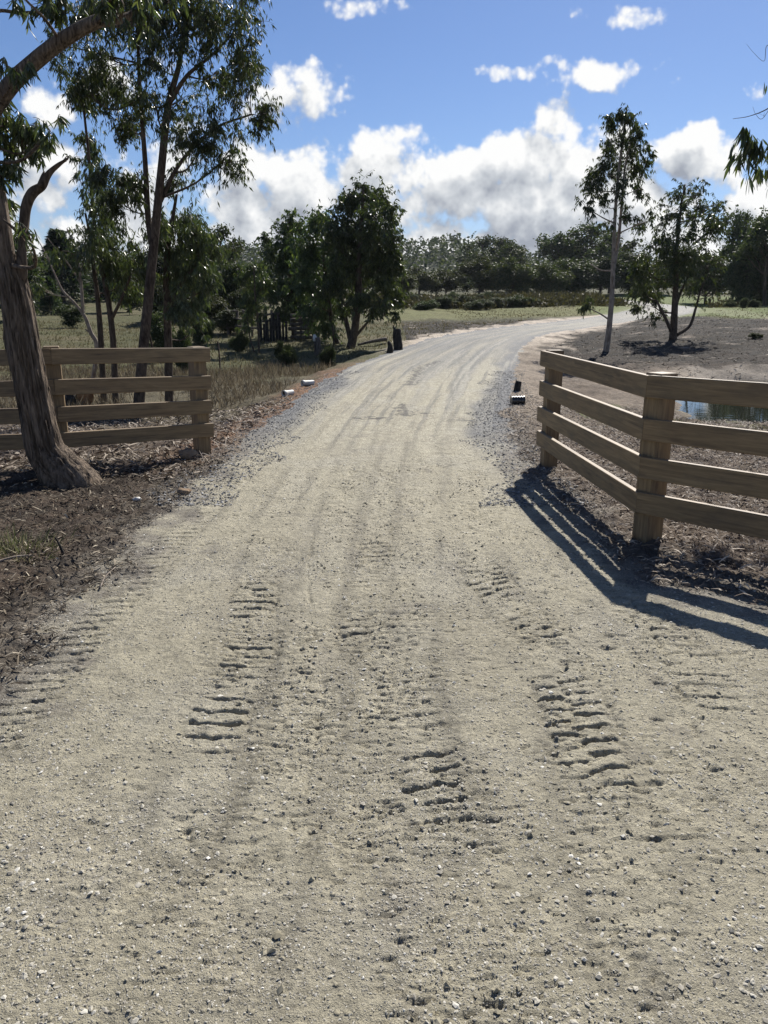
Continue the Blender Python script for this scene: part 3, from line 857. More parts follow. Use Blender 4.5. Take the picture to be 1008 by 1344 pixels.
# 2 stand of gums behind the left fence
bA = gnd(181, 545); YA = bA[1]; kA = mpp(YA)
gum('gum_tree', 'tallest dark gum behind the left fence, crown running out of the top of the photo', 'tree', bA, YA,
    [[(181, 546, 8 * kA), (187, 470, 7 * kA), (194, 400, 6.5 * kA), (201, 330, 6 * kA), (207, 270, 5.5 * kA), (213, 210, 5 * kA), (219, 150, 4.6 * kA), (226, 118, 4 * kA), (236, 80, 3 * kA), (243, 20, 2.4 * kA), (250, -60, 1.6 * kA)],
     [(199, 320, 4.5 * kA), (194, 280, 4 * kA, .2), (191, 220, 3.4 * kA, .3), (186, 150, 2.8 * kA, .3), (182, 85, 2.2 * kA, .3), (180, 0, 1.6 * kA, .3)],
     [(207, 272, 3 * kA), (236, 215, 2.5 * kA, .2), (280, 170, 1.8 * kA, .3), (330, 150, 1.2 * kA, .3)],
     [(221, 138, 3 * kA), (245, 100, 2.4 * kA, -.2), (275, 75, 1.6 * kA, -.3), (310, 40, 1.2 * kA, -.3)]],
    [(350, 148, 25, 30, 1.0), (315, 100, 26, 30, .8), (318, 62, 24, 26, 1), (300, 25, 34, 30, 1.2), (255, 5, 40, 30, 1.2), (215, 30, 34, 36, 1.1), (178, 25, 38, 36, 1.1), (285, 95, 28, 24, .8),
     (262, 60, 24, 24, .8), (268, 185, 34, 34, 1), (300, 205, 24, 26, .7), (238, 180, 20, 30, .6), (150, 120, 32, 40, 1.2), (128, 70, 30, 36, 1.0), (165, 165, 26, 24, 1.3), (160, 235, 30, 28, 1.6), (155, 262, 28, 22, 1.5),
     (198, 85, 24, 30, .8), (205, 140, 18, 28, .5), (240, 240, 28, 22, .6), (300, -30, 60, 30, .8), (200, -30, 70, 30, .8), (105, 110, 26, 34, .9), (130, 30, 36, 34, 1.), (180, 120, 30, 34, 1.), (330, 85, 22, 28, .7), (290, 150, 30, 26, .8), (240, 130, 26, 26, .6), (85, 60, 24, 30, .7)],
    19500, .1, LEAF_MID, BARK, False, 31, .8, .85, sub=9, wl=.2, group='gums behind the left fence')
bB = gnd(222, 535); YB = bB[1] + .3; kB = mpp(YB)
gum('gum_tree', 'shorter gum with weeping grey-green foliage just right of the tallest dark gum', 'tree', bB, YB,
    [[(222, 537, 6 * kB), (221, 460, 5.5 * kB), (219, 400, 5 * kB), (219, 340, 4 * kB), (226, 290, 2.6 * kB), (232, 255, 1.6 * kB)],
     [(219, 410, 2.5 * kB), (240, 370, 2 * kB, -.2), (262, 345, 1.2 * kB, -.3)], [(203, 470, 1.6 * kB), (196, 440, 1.5 * kB), (188, 425, 1 * kB)]],
    [(236, 290, 28, 26, .8), (258, 320, 30, 32, 1), (245, 355, 34, 34, 1), (275, 372, 20, 30, .8), (225, 325, 24, 30, .7), (240, 400, 30, 24, .6), (262, 425, 16, 20, .5), (205, 300, 20, 26, .5)],
    5200, .125, LEAF_NEAR, BARK, False, 32, .5, .95, sub=7, wl=.19, group='gums behind the left fence')
bC = gnd(150, 532); YC = bC[1]; kC = mpp(YC)
gum('gum_tree', 'thin twin stemmed young gum behind the left fence between leaning trunk and tallest gum', 'tree', bC, YC,
    [[(152, 533, 4.5 * kC), (149, 455, 4.2 * kC), (143, 400, 3.8 * kC), (137, 368, 3 * kC), (128, 320, 2.6 * kC), (122, 278, 2.2 * kC), (116, 200, 1.8 * kC), (106, 110, 1.2 * kC)],
     [(137, 533, 4.5 * kC, .2), (133, 457, 4 * kC, .2), (129, 400, 3.4 * kC, .2), (124, 360, 2.8 * kC, .2), (118, 310, 2 * kC, .2), (112, 280, 1.4 * kC, .2)],
     [(146, 420, 2.5 * kC), (158, 395, 2 * kC, -.2), (172, 360, 1.2 * kC, -.3)]],
    [(150, 330, 34, 34, 1.1), (118, 300, 26, 32, .8), (162, 372, 24, 26, .9), (185, 345, 20, 28, .7), (130, 265, 26, 26, .6), (112, 195, 24, 34, .6), (102, 130, 22, 34, .6), (118, 235, 18, 24, .4), (140, 295, 26, 20, .8), (90, 330, 22, 26, .4)],
    5200, .125, LEAF_NEAR, BARK, False, 33, .45, .95, sub=7, wl=.19, group='gums behind the left fence')
bD = gnd(124, 522); YD = bD[1] + .1; kD = mpp(YD)
gum('gum_sapling', 'bare pale stemmed sapling behind the left fence with sweeping leafless twigs', 'tree', bD, YD,
    [[(118, 524, 3 * kD), (127, 458, 3 * kD), (119, 436, 2.8 * kD), (111, 415, 2.4 * kD), (97, 397, 1.8 * kD), (82, 381, 1.4 * kD), (70, 356, 1.1 * kD), (60, 333, .8 * kD), (48, 312, .5 * kD)],
     [(109, 412, 2.2 * kD), (107, 380, 2 * kD), (104, 352, 1.8 * kD), (98, 325, 1.2 * kD), (88, 300, .8 * kD)],
     [(106, 372, 1.4 * kD), (92, 350, 1 * kD, -.1), (78, 332, .7 * kD, -.2), (62, 312, .5 * kD, -.2)],
     [(105, 360, 1.2 * kD), (113, 330, .9 * kD, .1), (116, 300, .6 * kD, .1)], [(122, 440, 1.4 * kD), (112, 432, 1 * kD)]],
    [(52, 380, 18, 34, .8), (88, 305, 16, 22, .5), (55, 335, 14, 20, .4), (110, 300, 14, 20, .4)],
    420, .11, LEAF_NEAR, BARK_PALE, False, 34, .3, 1., sub=3, wl=.2, group='gums behind the left fence')

# 3 clump left of the bend
MIDG = 'trees beside the old stockyard'
bE = gnd(463, 457); YE = bE[1]; kE = mpp(YE)
gum('gum_tree', 'tall dense dark tree left of the road bend, tallest of its clump', 'tree', bE, YE,
    [[(460, 458, 6 * kE), (466, 430, 5 * kE), (470, 390, 4.4 * kE), (472, 330, 3.4 * kE), (475, 280, 2 * kE), (477, 245, 1 * kE)],
     [(463, 458, 3.6 * kE), (455, 425, 3 * kE, .2), (448, 385, 2 * kE, .3)], [(468, 440, 2 * kE), (485, 420, 1.5 * kE), (497, 405, 1 * kE)]],
    [(478, 256, 24, 20, 1.), (454, 268, 18, 18, .8), (501, 264, 18, 20, .8), (516, 312, 13, 24, .7), (460, 288, 26, 28, 1.), (496, 285, 22, 32, 1.1), (470, 320, 34, 34, 1.2), (503, 330, 24, 34, 1.1), (447, 330, 22, 40, 1), (462, 365, 34, 30, 1.2), (500, 372, 26, 34, 1.1), (520, 385, 13, 26, .9), (515, 345, 13, 26, .8),
     (480, 398, 24, 20, .8), (445, 375, 20, 30, .9), (455, 400, 18, 18, .7), (505, 412, 16, 14, .6)],
    12500, .185, LEAF_MID, BARK, False, 41, .9, .6, sub=9, wl=.3, group=MIDG, twig_r=.006)
bF = gnd(441, 453); YF = bF[1] + .8; kF = mpp(YF)
gum('gum_tree', 'middle height leafy tree pressed against the left side of the tallest stockyard tree', 'tree', bF, YF,
    [[(443, 453, 3.5 * kF), (436, 425, 3 * kF), (430, 385, 2.5 * kF), (424, 330, 1.8 * kF), (420, 285, 1 * kF)]],
    [(420, 286, 19, 20, .9), (408, 312, 22, 26, 1), (432, 325, 22, 30, 1), (416, 360, 28, 30, 1.1), (436, 395, 24, 28, 1), (408, 395, 22, 26, .9), (428, 425, 20, 18, .7), (400, 340, 20, 24, .9)],
    6500, .18, LEAF_MID, BARK, False, 42, .7, .6, sub=9, wl=.3, group=MIDG, twig_r=.006)
bG = gnd(388, 441); YG = bG[1]; kG = mpp(YG)
gum('gum_tree', 'round headed leafy tree standing over the old timber stockyard', 'tree', bG, YG,
    [[(386, 442, 3.5 * kG), (385, 410, 3 * kG), (380, 360, 2.4 * kG), (378, 310, 1.6 * kG), (380, 290, 1 * kG)]],
    [(383, 296, 20, 19, .9), (369, 318, 22, 26, 1), (394, 325, 20, 28, 1), (362, 350, 24, 30, 1.1), (390, 358, 24, 30, 1), (378, 388, 26, 26, 1), (352, 378, 18, 24, .9), (400, 385, 18, 26, .9), (368, 412, 22, 14, .7)],
    7000, .19, LEAF_MID, BARK, False, 43, .9, .6, sub=9, wl=.3, group=MIDG, twig_r=.006)
bH = gnd(337, 462); YH = bH[1]; kH = mpp(YH)
gum('gum_sapling', 'slender open sapling on the shaded grass left of the stockyard', 'tree', bH, YH,
    [[(340, 463, 1.6 * kH), (339, 430, 1.5 * kH), (335, 390, 1.2 * kH), (333, 350, .8 * kH)], [(334, 463, 1.2 * kH), (328, 442, 1 * kH), (324, 415, .7 * kH)]],
    [(335, 352, 15, 18, .9), (325, 375, 17, 20, 1), (345, 378, 15, 20, 1), (330, 402, 18, 16, .9), (318, 420, 12, 14, .6), (348, 410, 10, 14, .5)],
    1700, .17, LEAF_MID, BARK, False, 44, .4, .8, sub=7, wl=.22, group=MIDG)

# 4 trees over the dam on the right
bI = gnd(797, 462); YI = bI[1]; kI = mpp(YI)
gum('gum_tree', 'tall slender pale stemmed gum with narrow open crown beside the pond', 'tree', bI, YI,
    [[(795, 464, 4.4 * kI), (799, 435, 3.8 * kI), (803, 390, 3.3 * kI), (805, 340, 2.6 * kI), (807, 290, 2.2 * kI), (811, 235, 1.8 * kI), (818, 180, 1.6 * kI), (823, 140, .8 * kI)],
     [(804, 360, 2.4 * kI), (811, 320, 2.2 * kI, .1), (816, 270, 1.8 * kI, .2), (821, 215, 1.3 * kI, .2), (832, 175, .8 * kI, .2)],
     [(800, 420, 1.2 * kI), (788, 412, .9 * kI), (772, 404, .6 * kI)], [(805, 355, 1 * kI), (790, 355, .7 * kI, .2), (775, 347, .5 * kI, .3)]],
    [(821, 150, 16, 16, 1), (811, 172, 18, 18, 1.1), (834, 182, 15, 20, 1.1), (806, 200, 20, 20, 1.1), (828, 215, 18, 22, 1), (846, 212, 10, 20, .9), (792, 228, 18, 18, 1), (812, 240, 16, 20, .7), (775, 244, 14, 18, .9), (843, 246, 12, 20, .8),
     (769, 272, 12, 15, .6), (788, 262, 14, 18, .5), (836, 282, 16, 20, .6), (850, 290, 10, 16, .4), (800, 290, 12, 16, .25), (775, 402, 16, 12, .6), (822, 262, 12, 16, .4), (790, 300, 14, 14, .2)],
    5600, .145, LEAF_MID, BARK_PALE, False, 51, .5, .9, sub=8, wl=.22, group='trees on the pond bank')
bJ = gnd(883, 446); YJ = bJ[1]; kJ = mpp(YJ)
gum('gum_tree', 'broad dark multi stemmed tree on the bare bank behind the pond', 'tree', bJ, YJ,
    [[(883, 447, 5.5 * kJ), (885, 415, 4.5 * kJ), (887, 370, 3.6 * kJ), (889, 320, 2.6 * kJ), (894, 270, 1.5 * kJ), (899, 242, .8 * kJ)],
     [(882, 437, 2.6 * kJ), (872, 415, 2 * kJ, -.2), (862, 395, 1.4 * kJ, -.3)], [(888, 440, 2.4 * kJ), (905, 428, 2 * kJ, .1), (913, 405, 1.6 * kJ, .2), (920, 380, 1 * kJ, .2), (930, 360, .7 * kJ, .2)],
     [(886, 405, 2 * kJ), (895, 380, 1.6 * kJ), (910, 350, 1 * kJ)]],
    [(892, 256, 20, 16, .5), (914, 256, 18, 18, .4), (935, 276, 18, 20, .6), (882, 285, 22, 20, .9), (908, 285, 22, 20, .8), (930, 308, 24, 24, .9), (872, 322, 24, 24, 1.1), (900, 330, 26, 28, 1.1), (925, 345, 20, 22, .4), (850, 355, 20, 24, 1.1), (882, 362, 26, 24, 1.1),
     (848, 392, 18, 22, 1.5), (842, 375, 16, 18, 1.1), (908, 368, 18, 16, .15), (938, 385, 12, 14, .12), (945, 345, 12, 18, .2), (922, 392, 12, 12, .1), (860, 410, 14, 12, .7)],
    7000, .16, LEAF_MID, BARK, False, 52, 1.0, .6, sub=9, wl=.28, group='trees on the pond bank', twig_r=.006)

# 5 gum outside the frame whose twigs hang into the top right corner
def hanging():
    Y = 8.2; k = mpp(Y, 3)
    bx, by = 6.6, 8.9; b = np.array([bx, by, hh(bx, by)])
    def px(p):  # world point to photo pixel
        d = np.array(p) - [0, 0, CAMH]; c = d[1] * CT - d[2] * ST
        return CXP + F * d[0] / c, CYP - F * (d[1] * ST + d[2] * CT) / c
    x0, y0 = px((bx, Y, b[2])); x1, y1 = px((bx - .1, Y, 3.0)); x2, y2 = px((bx - .4, Y, 4.6))
    gum('gum_tree', 'gum whose drooping leafy twigs hang into the top right corner of the sky', 'tree', b, Y,
        [[(x0, y0, .13, by - Y), (x1, y1, .10, .6), (x2, y2, .06, .4), (x2 - 60, y2 - 160, .03, .3)],
         [(x1, y1, .03, .6), (1110, 130, .02, .3), (1050, 110, .01, .1), (1012, 140, .006, 0), (985, 152, .0035, 0), (962, 156, .002, 0)],
         [(1050, 110, .006, .1), (1010, 60, .003), (1003, 80, .002), (990, 70, .0012), (980, 58, .001)],
         [(1012, 140, .003, 0), (1000, 156, .002, 0), (992, 150, .0015), (988, 140, .001)],
         [(1080, 120, .008, .2), (1030, 190, .004, .1), (1012, 205, .003, 0)]],
        [(984, 186, 17, 20, 1.1, 0), (975, 192, 12, 14, .8, .1), (1000, 195, 12, 24, 1., -.1), (986, 228, 13, 14, .55, 0), (1004, 225, 9, 16, .6, .1), (970, 205, 10, 14, .35, 0), (1040, 190, 26, 40, .8, .2), (1003, 150, 12, 8, .1, 0)],
        520, .145, LEAF_NEAR, BARK, True, 61, .1, 1.5, sub=6, wl=.17, twig_r=.0025, dens=1.)
hanging()

# ------------------------------------------------------------------ background trees
def proto_tree(kind, seed):
    """unit-height tree at the origin: returns (trunk mesh, crown mesh)"""
    rng = np.random.default_rng(seed); wood = Geo(); cr = Geo()
    if kind == 'pine':
        tube(wood, smooth_path([(0, 0, -.02), (0, 0, .5), (0, 0, 1)], 6), np.linspace(.02, .004, 6), 6)
        n = 6500; t = rng.random(n) ** .8; lay = np.floor(t * 17) / 17 + .045 * rng.random(n)
        f = .06 + .93 * lay; a = rng.uniform(0, 6.283, n); rad = (1 - f) ** .8 * .27 * np.sqrt(rng.random(n)) * (1 + .25 * np.sin(a * 3 + lay * 40))
        c = np.c_[np.cos(a) * rad, np.sin(a) * rad, f - .25 * rad]
        d = unit(np.c_[np.cos(a), np.sin(a), rng.normal(-.15, .3, n)]); L = rng.uniform(.035, .07, n)
        leaves(cr, c, d, L, L * .45, rng)
    else:
        if kind == 'gum': cl = [(rng.normal(0, .17), rng.normal(0, .17), rng.uniform(.55, .95), rng.uniform(.07, .14)) for _ in range(22)]
        elif kind == 'wattle': cl = [(*(unit(rng.normal(size=3)) * np.array([.36, .36, .40]) * rng.random() ** .35 + [0, 0, .5]), rng.uniform(.1, .17)) for _ in range(30)]
        elif kind == 'bush': cl = [(*(unit(rng.normal(size=3)) * np.array([.62, .62, .36]) * rng.random() ** .4 + [0, 0, .45]), rng.uniform(.14, .26)) for _ in range(18)]
        else: cl = [(*(unit(rng.normal(size=3)) * np.array([.26, .26, .42]) * rng.random() ** .4 + [0, 0, .55]), rng.uniform(.08, .15)) for _ in range(26)]
        stem = [(0, 0, -.03), (rng.normal(0, .015), 0, .3), (rng.normal(0, .03), rng.normal(0, .02), .6), (rng.normal(0, .03), 0, .85)]
        if kind == 'bush': stem = [(0, 0, -.05), (.02, 0, .15), (0, .02, .4)]
        P = smooth_path(stem, 12); tube(wood, P, np.linspace(.022, .006, 12), 7)
        for (x, y, z, r) in cl:
            A = P[int(np.clip((z - .2) / .85 * 11, 2, 11))]; A = A if A[2] < z else P[4]
            C = np.array([x, y, z]); tube(wood, smooth_path([A, (A + C) / 2 - [0, 0, .02], C], 5), np.linspace(.009, .003, 5), 4, cap=False)
            n = int((420 if kind != 'gum' else 300) * (r / .12) ** 1.6)
            u = unit(rng.normal(size=(n, 3))) * (rng.random((n, 1)) ** .4)
            c = C + u * r * np.array([1, 1, .8]) * (1 + .3 * rng.normal(size=(n, 1)))
            d = unit(rng.normal(0, .7, (n, 3)) + [0, 0, -.3] + u * .4); L = rng.uniform(.022, .05, n) * (1.5 if kind == 'bush' else 1)
            leaves(cr, c, d, L, L * .6, rng)
    return wood, cr

PROTO = {}
for kind, mats, cnt in (('gum', LEAF_FAR, 3), ('wattle', LEAF_WATTLE, 3), ('oval', LEAF_FAR, 3), ('pine', LEAF_PINE, 2), ('bush', LEAF_FAR, 3)):
    for c in range(cnt):
        w, cr = proto_tree(kind, 900 + len(PROTO) * 7)
        wo = w.build('trunk', BARK, smooth=True); co_ = cr.build('crown', mats)
        PROTO[(kind, c)] = (wo.data, co_.data)
        bpy.data.objects.remove(wo); bpy.data.objects.remove(co_)

def far_tree(name, kind, x, ytop, wpx, D, label, group, cat='tree', var=0):
    r = np.random.default_rng(int(x * 7 + ytop))
    gx = ray(x, 400)[0] / ray(x, 400)[1] * D
    gz = hh(gx, D)
    top = at(x, ytop, D)[2]; h = max(.3, top - gz); w = wpx * mpp(D)
    root = empty(name, (gx, D, gz - .02), r.uniform(0, 6.28)); tag(root, label, cat, group)
    nat = {'gum': .62, 'wattle': .95, 'oval': .72, 'pine': .52, 'bush': 1.55}[kind]
    wm, cm = PROTO[(kind, var)]
    for nm, me in (('trunk', wm), ('crown', cm)):
        o = bpy.data.objects.new(nm, me); link(o, root)
        s = w / nat * 1.22
        o.scale = (s, s, h / (1.1 if kind != 'pine' else 1.0))
    return root

BG = 'trees along the far side of the paddock'
for t in [
    # left side, behind the fence gums
    ('pine_tree', 'pine', 66, 362, 26, 62, 'small dark conical tree alone on the left hand grass slope', 0),
    ('bushy_tree', 'oval', 20, 285, 80, 48, 'dark bushy tree filling the sky gap left of the leaning trunk', 0),
    ('pine_tree', 'pine', 84, 300, 60, 78, 'tall dark conifer seen between the leaning trunk and the twin stemmed gum', 1),
    ('gum_tree', 'gum', 120, 318, 70, 95, 'hazy gum far behind the bare pale sapling', 0),
    ('bushy_tree', 'oval', 170, 330, 70, 70, 'dark rounded tree far behind the tallest left gum trunk', 1),
    ('pine_tree', 'pine', 262, 298, 74, 52, 'wide deep green conifer rising right of the weeping grey-green gum', 0),
    ('gum_tree', 'gum', 290, 286, 46, 66, 'thin topped gum poking above the deep green conifer', 1),
    ('bushy_tree', 'oval', 300, 332, 62, 50, 'mid green bushy tree between the deep green conifer and the open sapling', 2),
    ('bushy_tree', 'wattle', 225, 352, 60, 47, 'low dark tree shading the left hand slope behind the shorter gum', 0),
    ('bushy_tree', 'oval', 335, 335, 46, 62, 'dull tree behind the slender open sapling', 0),
    ('bushy_tree', 'wattle', 355, 350, 50, 75, 'blunt low tree behind the old stockyard', 1),
    # centre, in front of the hill
    ('wattle_tree', 'wattle', 550, 343, 50, 120, 'low dark tree just right of the tall dense stockyard tree', 1),
    ('wattle_tree', 'wattle', 585, 342, 52, 125, 'flat topped dark tree under the pine covered rise', 2),
    ('wattle_tree', 'wattle', 628, 330, 58, 112, 'leftmost of the three big rounded olive wattles at the paddock edge', 0),
    ('wattle_tree', 'wattle', 672, 326, 62, 110, 'middle and tallest of the three big rounded olive wattles', 1),
    ('wattle_tree', 'wattle', 716, 329, 58, 112, 'rightmost of the three big rounded olive wattles at the paddock edge', 2),
    ('gum_tree', 'gum', 632, 303, 50, 165, 'flat crowned tall gum standing up behind the leftmost big wattle', 0),
    ('gum_tree', 'gum', 664, 306, 40, 168, 'ragged tall gum standing up behind the middle big wattle', 1),
    ('gum_tree', 'gum', 734, 296, 46, 150, 'tall spreading gum with see-through crown left of the slender pale gum', 2),
    ('gum_tree', 'gum', 765, 287, 54, 148, 'tallest spreading gum of the skyline behind the slender pale gum', 0),
    ('gum_tree', 'gum', 798, 298, 46, 152, 'spreading skyline gum crossed by the slender pale trunk', 1),
    ('bushy_tree', 'oval', 752, 326, 54, 116, 'dark oval tree right of the big rounded wattles', 1),
    ('bushy_tree', 'oval', 786, 330, 54, 118, 'dark oval tree directly behind the slender pale trunk', 2),
    ('bushy_tree', 'oval', 825, 322, 56, 122, 'dark oval tree between the slender pale gum and the broad bank tree', 0),
    ('bushy_tree', 'wattle', 862, 326, 60, 120, 'squat dark tree behind the left side of the broad bank tree', 2),
    ('bushy_tree', 'oval', 40, 330, 70, 72, 'dull dark tree low behind the leaning trunk', 2),
    ('bushy_tree', 'oval', 140, 350, 66, 84, 'low dark tree far behind the twin stemmed young gum', 0),
    ('bushy_tree', 'oval', 200, 320, 76, 60, 'dark dense tree between the tallest left gum trunk and the shorter gum', 2),
    ('bushy_tree', 'wattle', 272, 372, 54, 46, 'low dense dark tree at the right foot of the deep green conifer', 2),
    ('bushy_tree', 'wattle', 318, 372, 44, 48, 'low shadowed tree left of the open sapling', 0),
    ('bushy_tree', 'oval', 420, 350, 60, 78, 'dull tree showing behind the middle stockyard tree', 1),
    ('wattle_tree', 'wattle', 528, 352, 44, 105, 'low dark tree partly hidden by the right side of the tall dense tree', 0),
    # right
    ('gum_tree', 'gum', 968, 262, 44, 88, 'tall open gum right of the broad bank tree below the hanging twigs', 2),
    ('gum_tree', 'gum', 1004, 258, 62, 80, 'tall dark gum at the right edge above the distant timber rail fence', 1),
    ('bushy_tree', 'oval', 974, 300, 46, 84, 'dense dark tree below the tall open gum near the right edge', 1),
    ('bushy_tree', 'oval', 1004, 305, 60, 84, 'dense dark tree cut by the right edge below the tall dark gum', 0),
    ('bushy_tree', 'wattle', 925, 325, 60, 92, 'low dark tree behind the right side of the broad bank tree', 0),
    ('bushy_tree', 'wattle', 980, 340, 56, 96, 'low dark tree directly behind the distant timber rail fence', 1),
]:
    far_tree(t[0], t[1], t[2], t[3], t[4], t[5], t[6], BG, 'tree', t[7])

# thin background filler trees outside the view sides so that the paddock stays closed
SB = 'dark shrubs on the flat inside the bend'
for i, (x, yt, w, D, lab) in enumerate([
    (560, 390, 34, 66, 'leftmost low dark shrub of the row on the flat'), (585, 387, 34, 69, 'second shrub from the left in the row on the flat, slightly taller'),
    (608, 384, 30, 72, 'pointed dark shrub near the left of the row on the flat'), (628, 389, 36, 68, 'broad dark shrub in the middle of the row on the flat'),
    (655, 388, 38, 70, 'broad dark shrub right of the middle of the row on the flat'), (680, 385, 34, 69, 'domed dark shrub, second from the right in the row on the flat'),
    (698, 388, 26, 70, 'rightmost low dark shrub of the row on the flat'), (540, 384, 28, 84, 'pale brown shrub behind the left end of the row'),
    (640, 381, 26, 86, 'small shrub standing behind the middle of the row'), (592, 379, 24, 90, 'small rounded shrub behind the left part of the row')]):
    far_tree('shrub', 'bush', x, yt, w, D, lab, SB, 'shrub', i % 3)
for i, (x, yt, w, D, lab) in enumerate([(958, 391, 16, 66, 'leftmost grey reed tussock on the green strip'), (975, 389, 13, 64, 'upright reed tussock in the middle of the green strip'), (988, 391, 14, 65, 'rightmost reed tussock on the green strip')]):
    far_tree('reed_tussock', 'bush', x, yt, w, D, lab, 'reed tussocks on the green strip', 'tussock', i)
for i, (x, yt, w, D, kd, lab) in enumerate([(206, 396, 40, 27, 'oval', 'low dark scrubby sapling on the grass between the tallest left trunk and the shorter gum'), (300, 398, 44, 38, 'oval', 'dark scrubby sapling in front of the mid green bushy tree'),
        (262, 408, 36, 33, 'bush', 'low dark scrub at the shaded foot of the weeping grey-green gum'), (312, 428, 24, 30, 'bush', 'small dark scrub beside the slender open sapling'), (92, 392, 34, 44, 'oval', 'scrubby sapling behind the bare pale stemmed one'),
        (236, 420, 30, 24, 'bush', 'low scrub just over the top rail right of the shorter gum stem'), (372, 440, 30, 26, 'bush', 'dark scrub in the shade before the boarded stockyard pen'), (428, 450, 26, 25, 'bush', 'dark scrub in the shade by the white topped marker')]):
    far_tree('scrub_bush', kd, x, yt, w, D, lab, 'dark scrub behind the left fence', 'shrub', i % 3)
far_tree('shrub', 'bush', 996, 446, 18, 33, 'small black looking shrub on the bare bank near the right edge', None, 'shrub', 1)

# low brown heath behind the shrubs: one uncountable mass
def heath():
    g = Geo(); n = 1500
    x = RNG.uniform(-3, 30, n); y = RNG.uniform(68, 104, n)
    rs = road_sd(x, y); x, y = x[rs > 1.2], y[rs > 1.2]
    z = H(x, y)
    for k in range(len(x)):
        m = 16; r = RNG.uniform(.25, .7)
        u = unit(RNG.normal(size=(m, 3))) * [1, 1, .7] * r
        c = np.array([x[k], y[k], z[k] + r * .5]) + u
        leaves(g, c, unit(RNG.normal(0, .6, (m, 3)) + [0, 0, .7]), RNG.uniform(.2, .5, m), RNG.uniform(.1, .25, m), RNG)
    tag(g.build('heath_scrub', LEAF_DRY), 'low brown heath scrub spread across the back of the flat', 'scrub', kind='stuff')
heath()

# ------------------------------------------------------------------ ground cover
def blades(n, xr, yr, hgt, keep, name, mat, label, wid=.006, lean=.35, kindcat='grass'):
    x = RNG.uniform(*xr, n); y = RNG.uniform(*yr, n); k = keep(x, y); x, y = x[k], y[k]
    z = H(x, y); m = len(x)
    c = np.c_[x, y, z - .01]; d = unit(RNG.normal(0, lean, (m, 3)) * [1, 1, .2] + [0, 0, 1])
    h = hgt * RNG.uniform(.45, 1.25, m)
    g = Geo(); leaves(g, c, d, h, wid * RNG.uniform(.7, 1.4, m), RNG)
    tag(g.build(name, mat), label, kindcat, kind='stuff')

GRASSM = rnd_mat('paddock_grass', [(0, (.055, .056, .024)), (.5, (.125, .112, .052)), (1, (.23, .195, .11))], .75, .2, .35)
DRYM = rnd_mat('dry_grass', [(0, (.07, .055, .036)), (.5, (.15, .12, .078)), (1, (.27, .225, .15))], .8, .2, .25)
def keepL(x, y): return (road_sd(x, y) > .9) & (fbm(x * .5, y * .5, 3, 201) > -.25)
blades(26000, (-17, 0), (13.2, 24), .30, lambda x, y: (road_sd(x, y) > 1.0) & (x > -.62 * y - 1) & (fbm(x * .45, y * .45, 3, 202) + .06 * (y - 15) > -.05), 'dry_grass', DRYM, 'rank brown grass in the hollow left of the drive', .016, .45)
blades(30000, (-40, 12), (22, 48), .16, lambda x, y: (road_sd(x, y) > 1.4) & (x > -.6 * y - 1) & (x < .4 * y - 6), 'paddock_grass', GRASSM, 'short olive grass of the paddock left of the bend', .03, .5)
blades(24000, (5, 60), (48, 90), .11, lambda x, y: (road_sd(x, y) > 1.6) & (x < .62 * y), 'paddock_grass', GRASSM, 'short green grass beyond the sandy road edge', .05, .5)
blades(5000, (3.0, 12), (9.0, 14.2), .09, lambda x, y: (road_sd(x, y) > .8) & (sdf(x, y, POND) > .2) & (fbm(x * .8, y * .8, 3, 205) > 0.1) & (x < .6 * y + 1), 'pond_edge_grass', GRASSM, 'sparse green growth at the near edge of the pond', .012, .8)

def litter(name, n, xr, yr, keep, Lr, wr, mat, label, up=.25, cat='litter'):
    x = RNG.uniform(*xr, n); y = RNG.uniform(yr[0] ** .5, yr[1] ** .5, n) ** 2 if yr[0] > 0 else RNG.uniform(*yr, n)
    k = keep(x, y); x, y = x[k], y[k]; rs = road_sd(x, y); z = H(x, y, rs) + micro(x, y, rs); m = len(x)
    a = RNG.uniform(0, 6.283, m); d = unit(np.c_[np.cos(a), np.sin(a), np.abs(RNG.normal(0, up, m))])
    L = RNG.uniform(0, 1, m) ** 2 * (Lr[1] - Lr[0]) + Lr[0]
    g = Geo(); rng = RNG
    s = unit(np.cross(d, [0, 0, 1.]) + RNG.normal(0, .5, (m, 3))); W = RNG.uniform(*wr, m)[:, None]
    c = np.c_[x, y, z + .004 + RNG.random(m) * .012]; b = np.array([0, 0, 1.]) * (L * RNG.uniform(.0, .18, m))[:, None]; L = L[:, None]
    v = np.stack([c - s * W * .3, c + s * W * .3, c + d * L * .5 + s * W * .5 + b, c + d * L * .5 - s * W * .5 + b, c + d * L + s * W * .12, c + d * L - s * W * .12], 1)
    base = (np.arange(m) * 6)[:, None, None]
    q = (np.array([[0, 1, 2, 3], [3, 2, 4, 5]])[None] + base).reshape(-1, 4)
    g.add(v.reshape(-1, 3), q, None, np.repeat(RNG.random(m), 6))
    tag(g.build(name, mat), label, cat, kind='stuff')

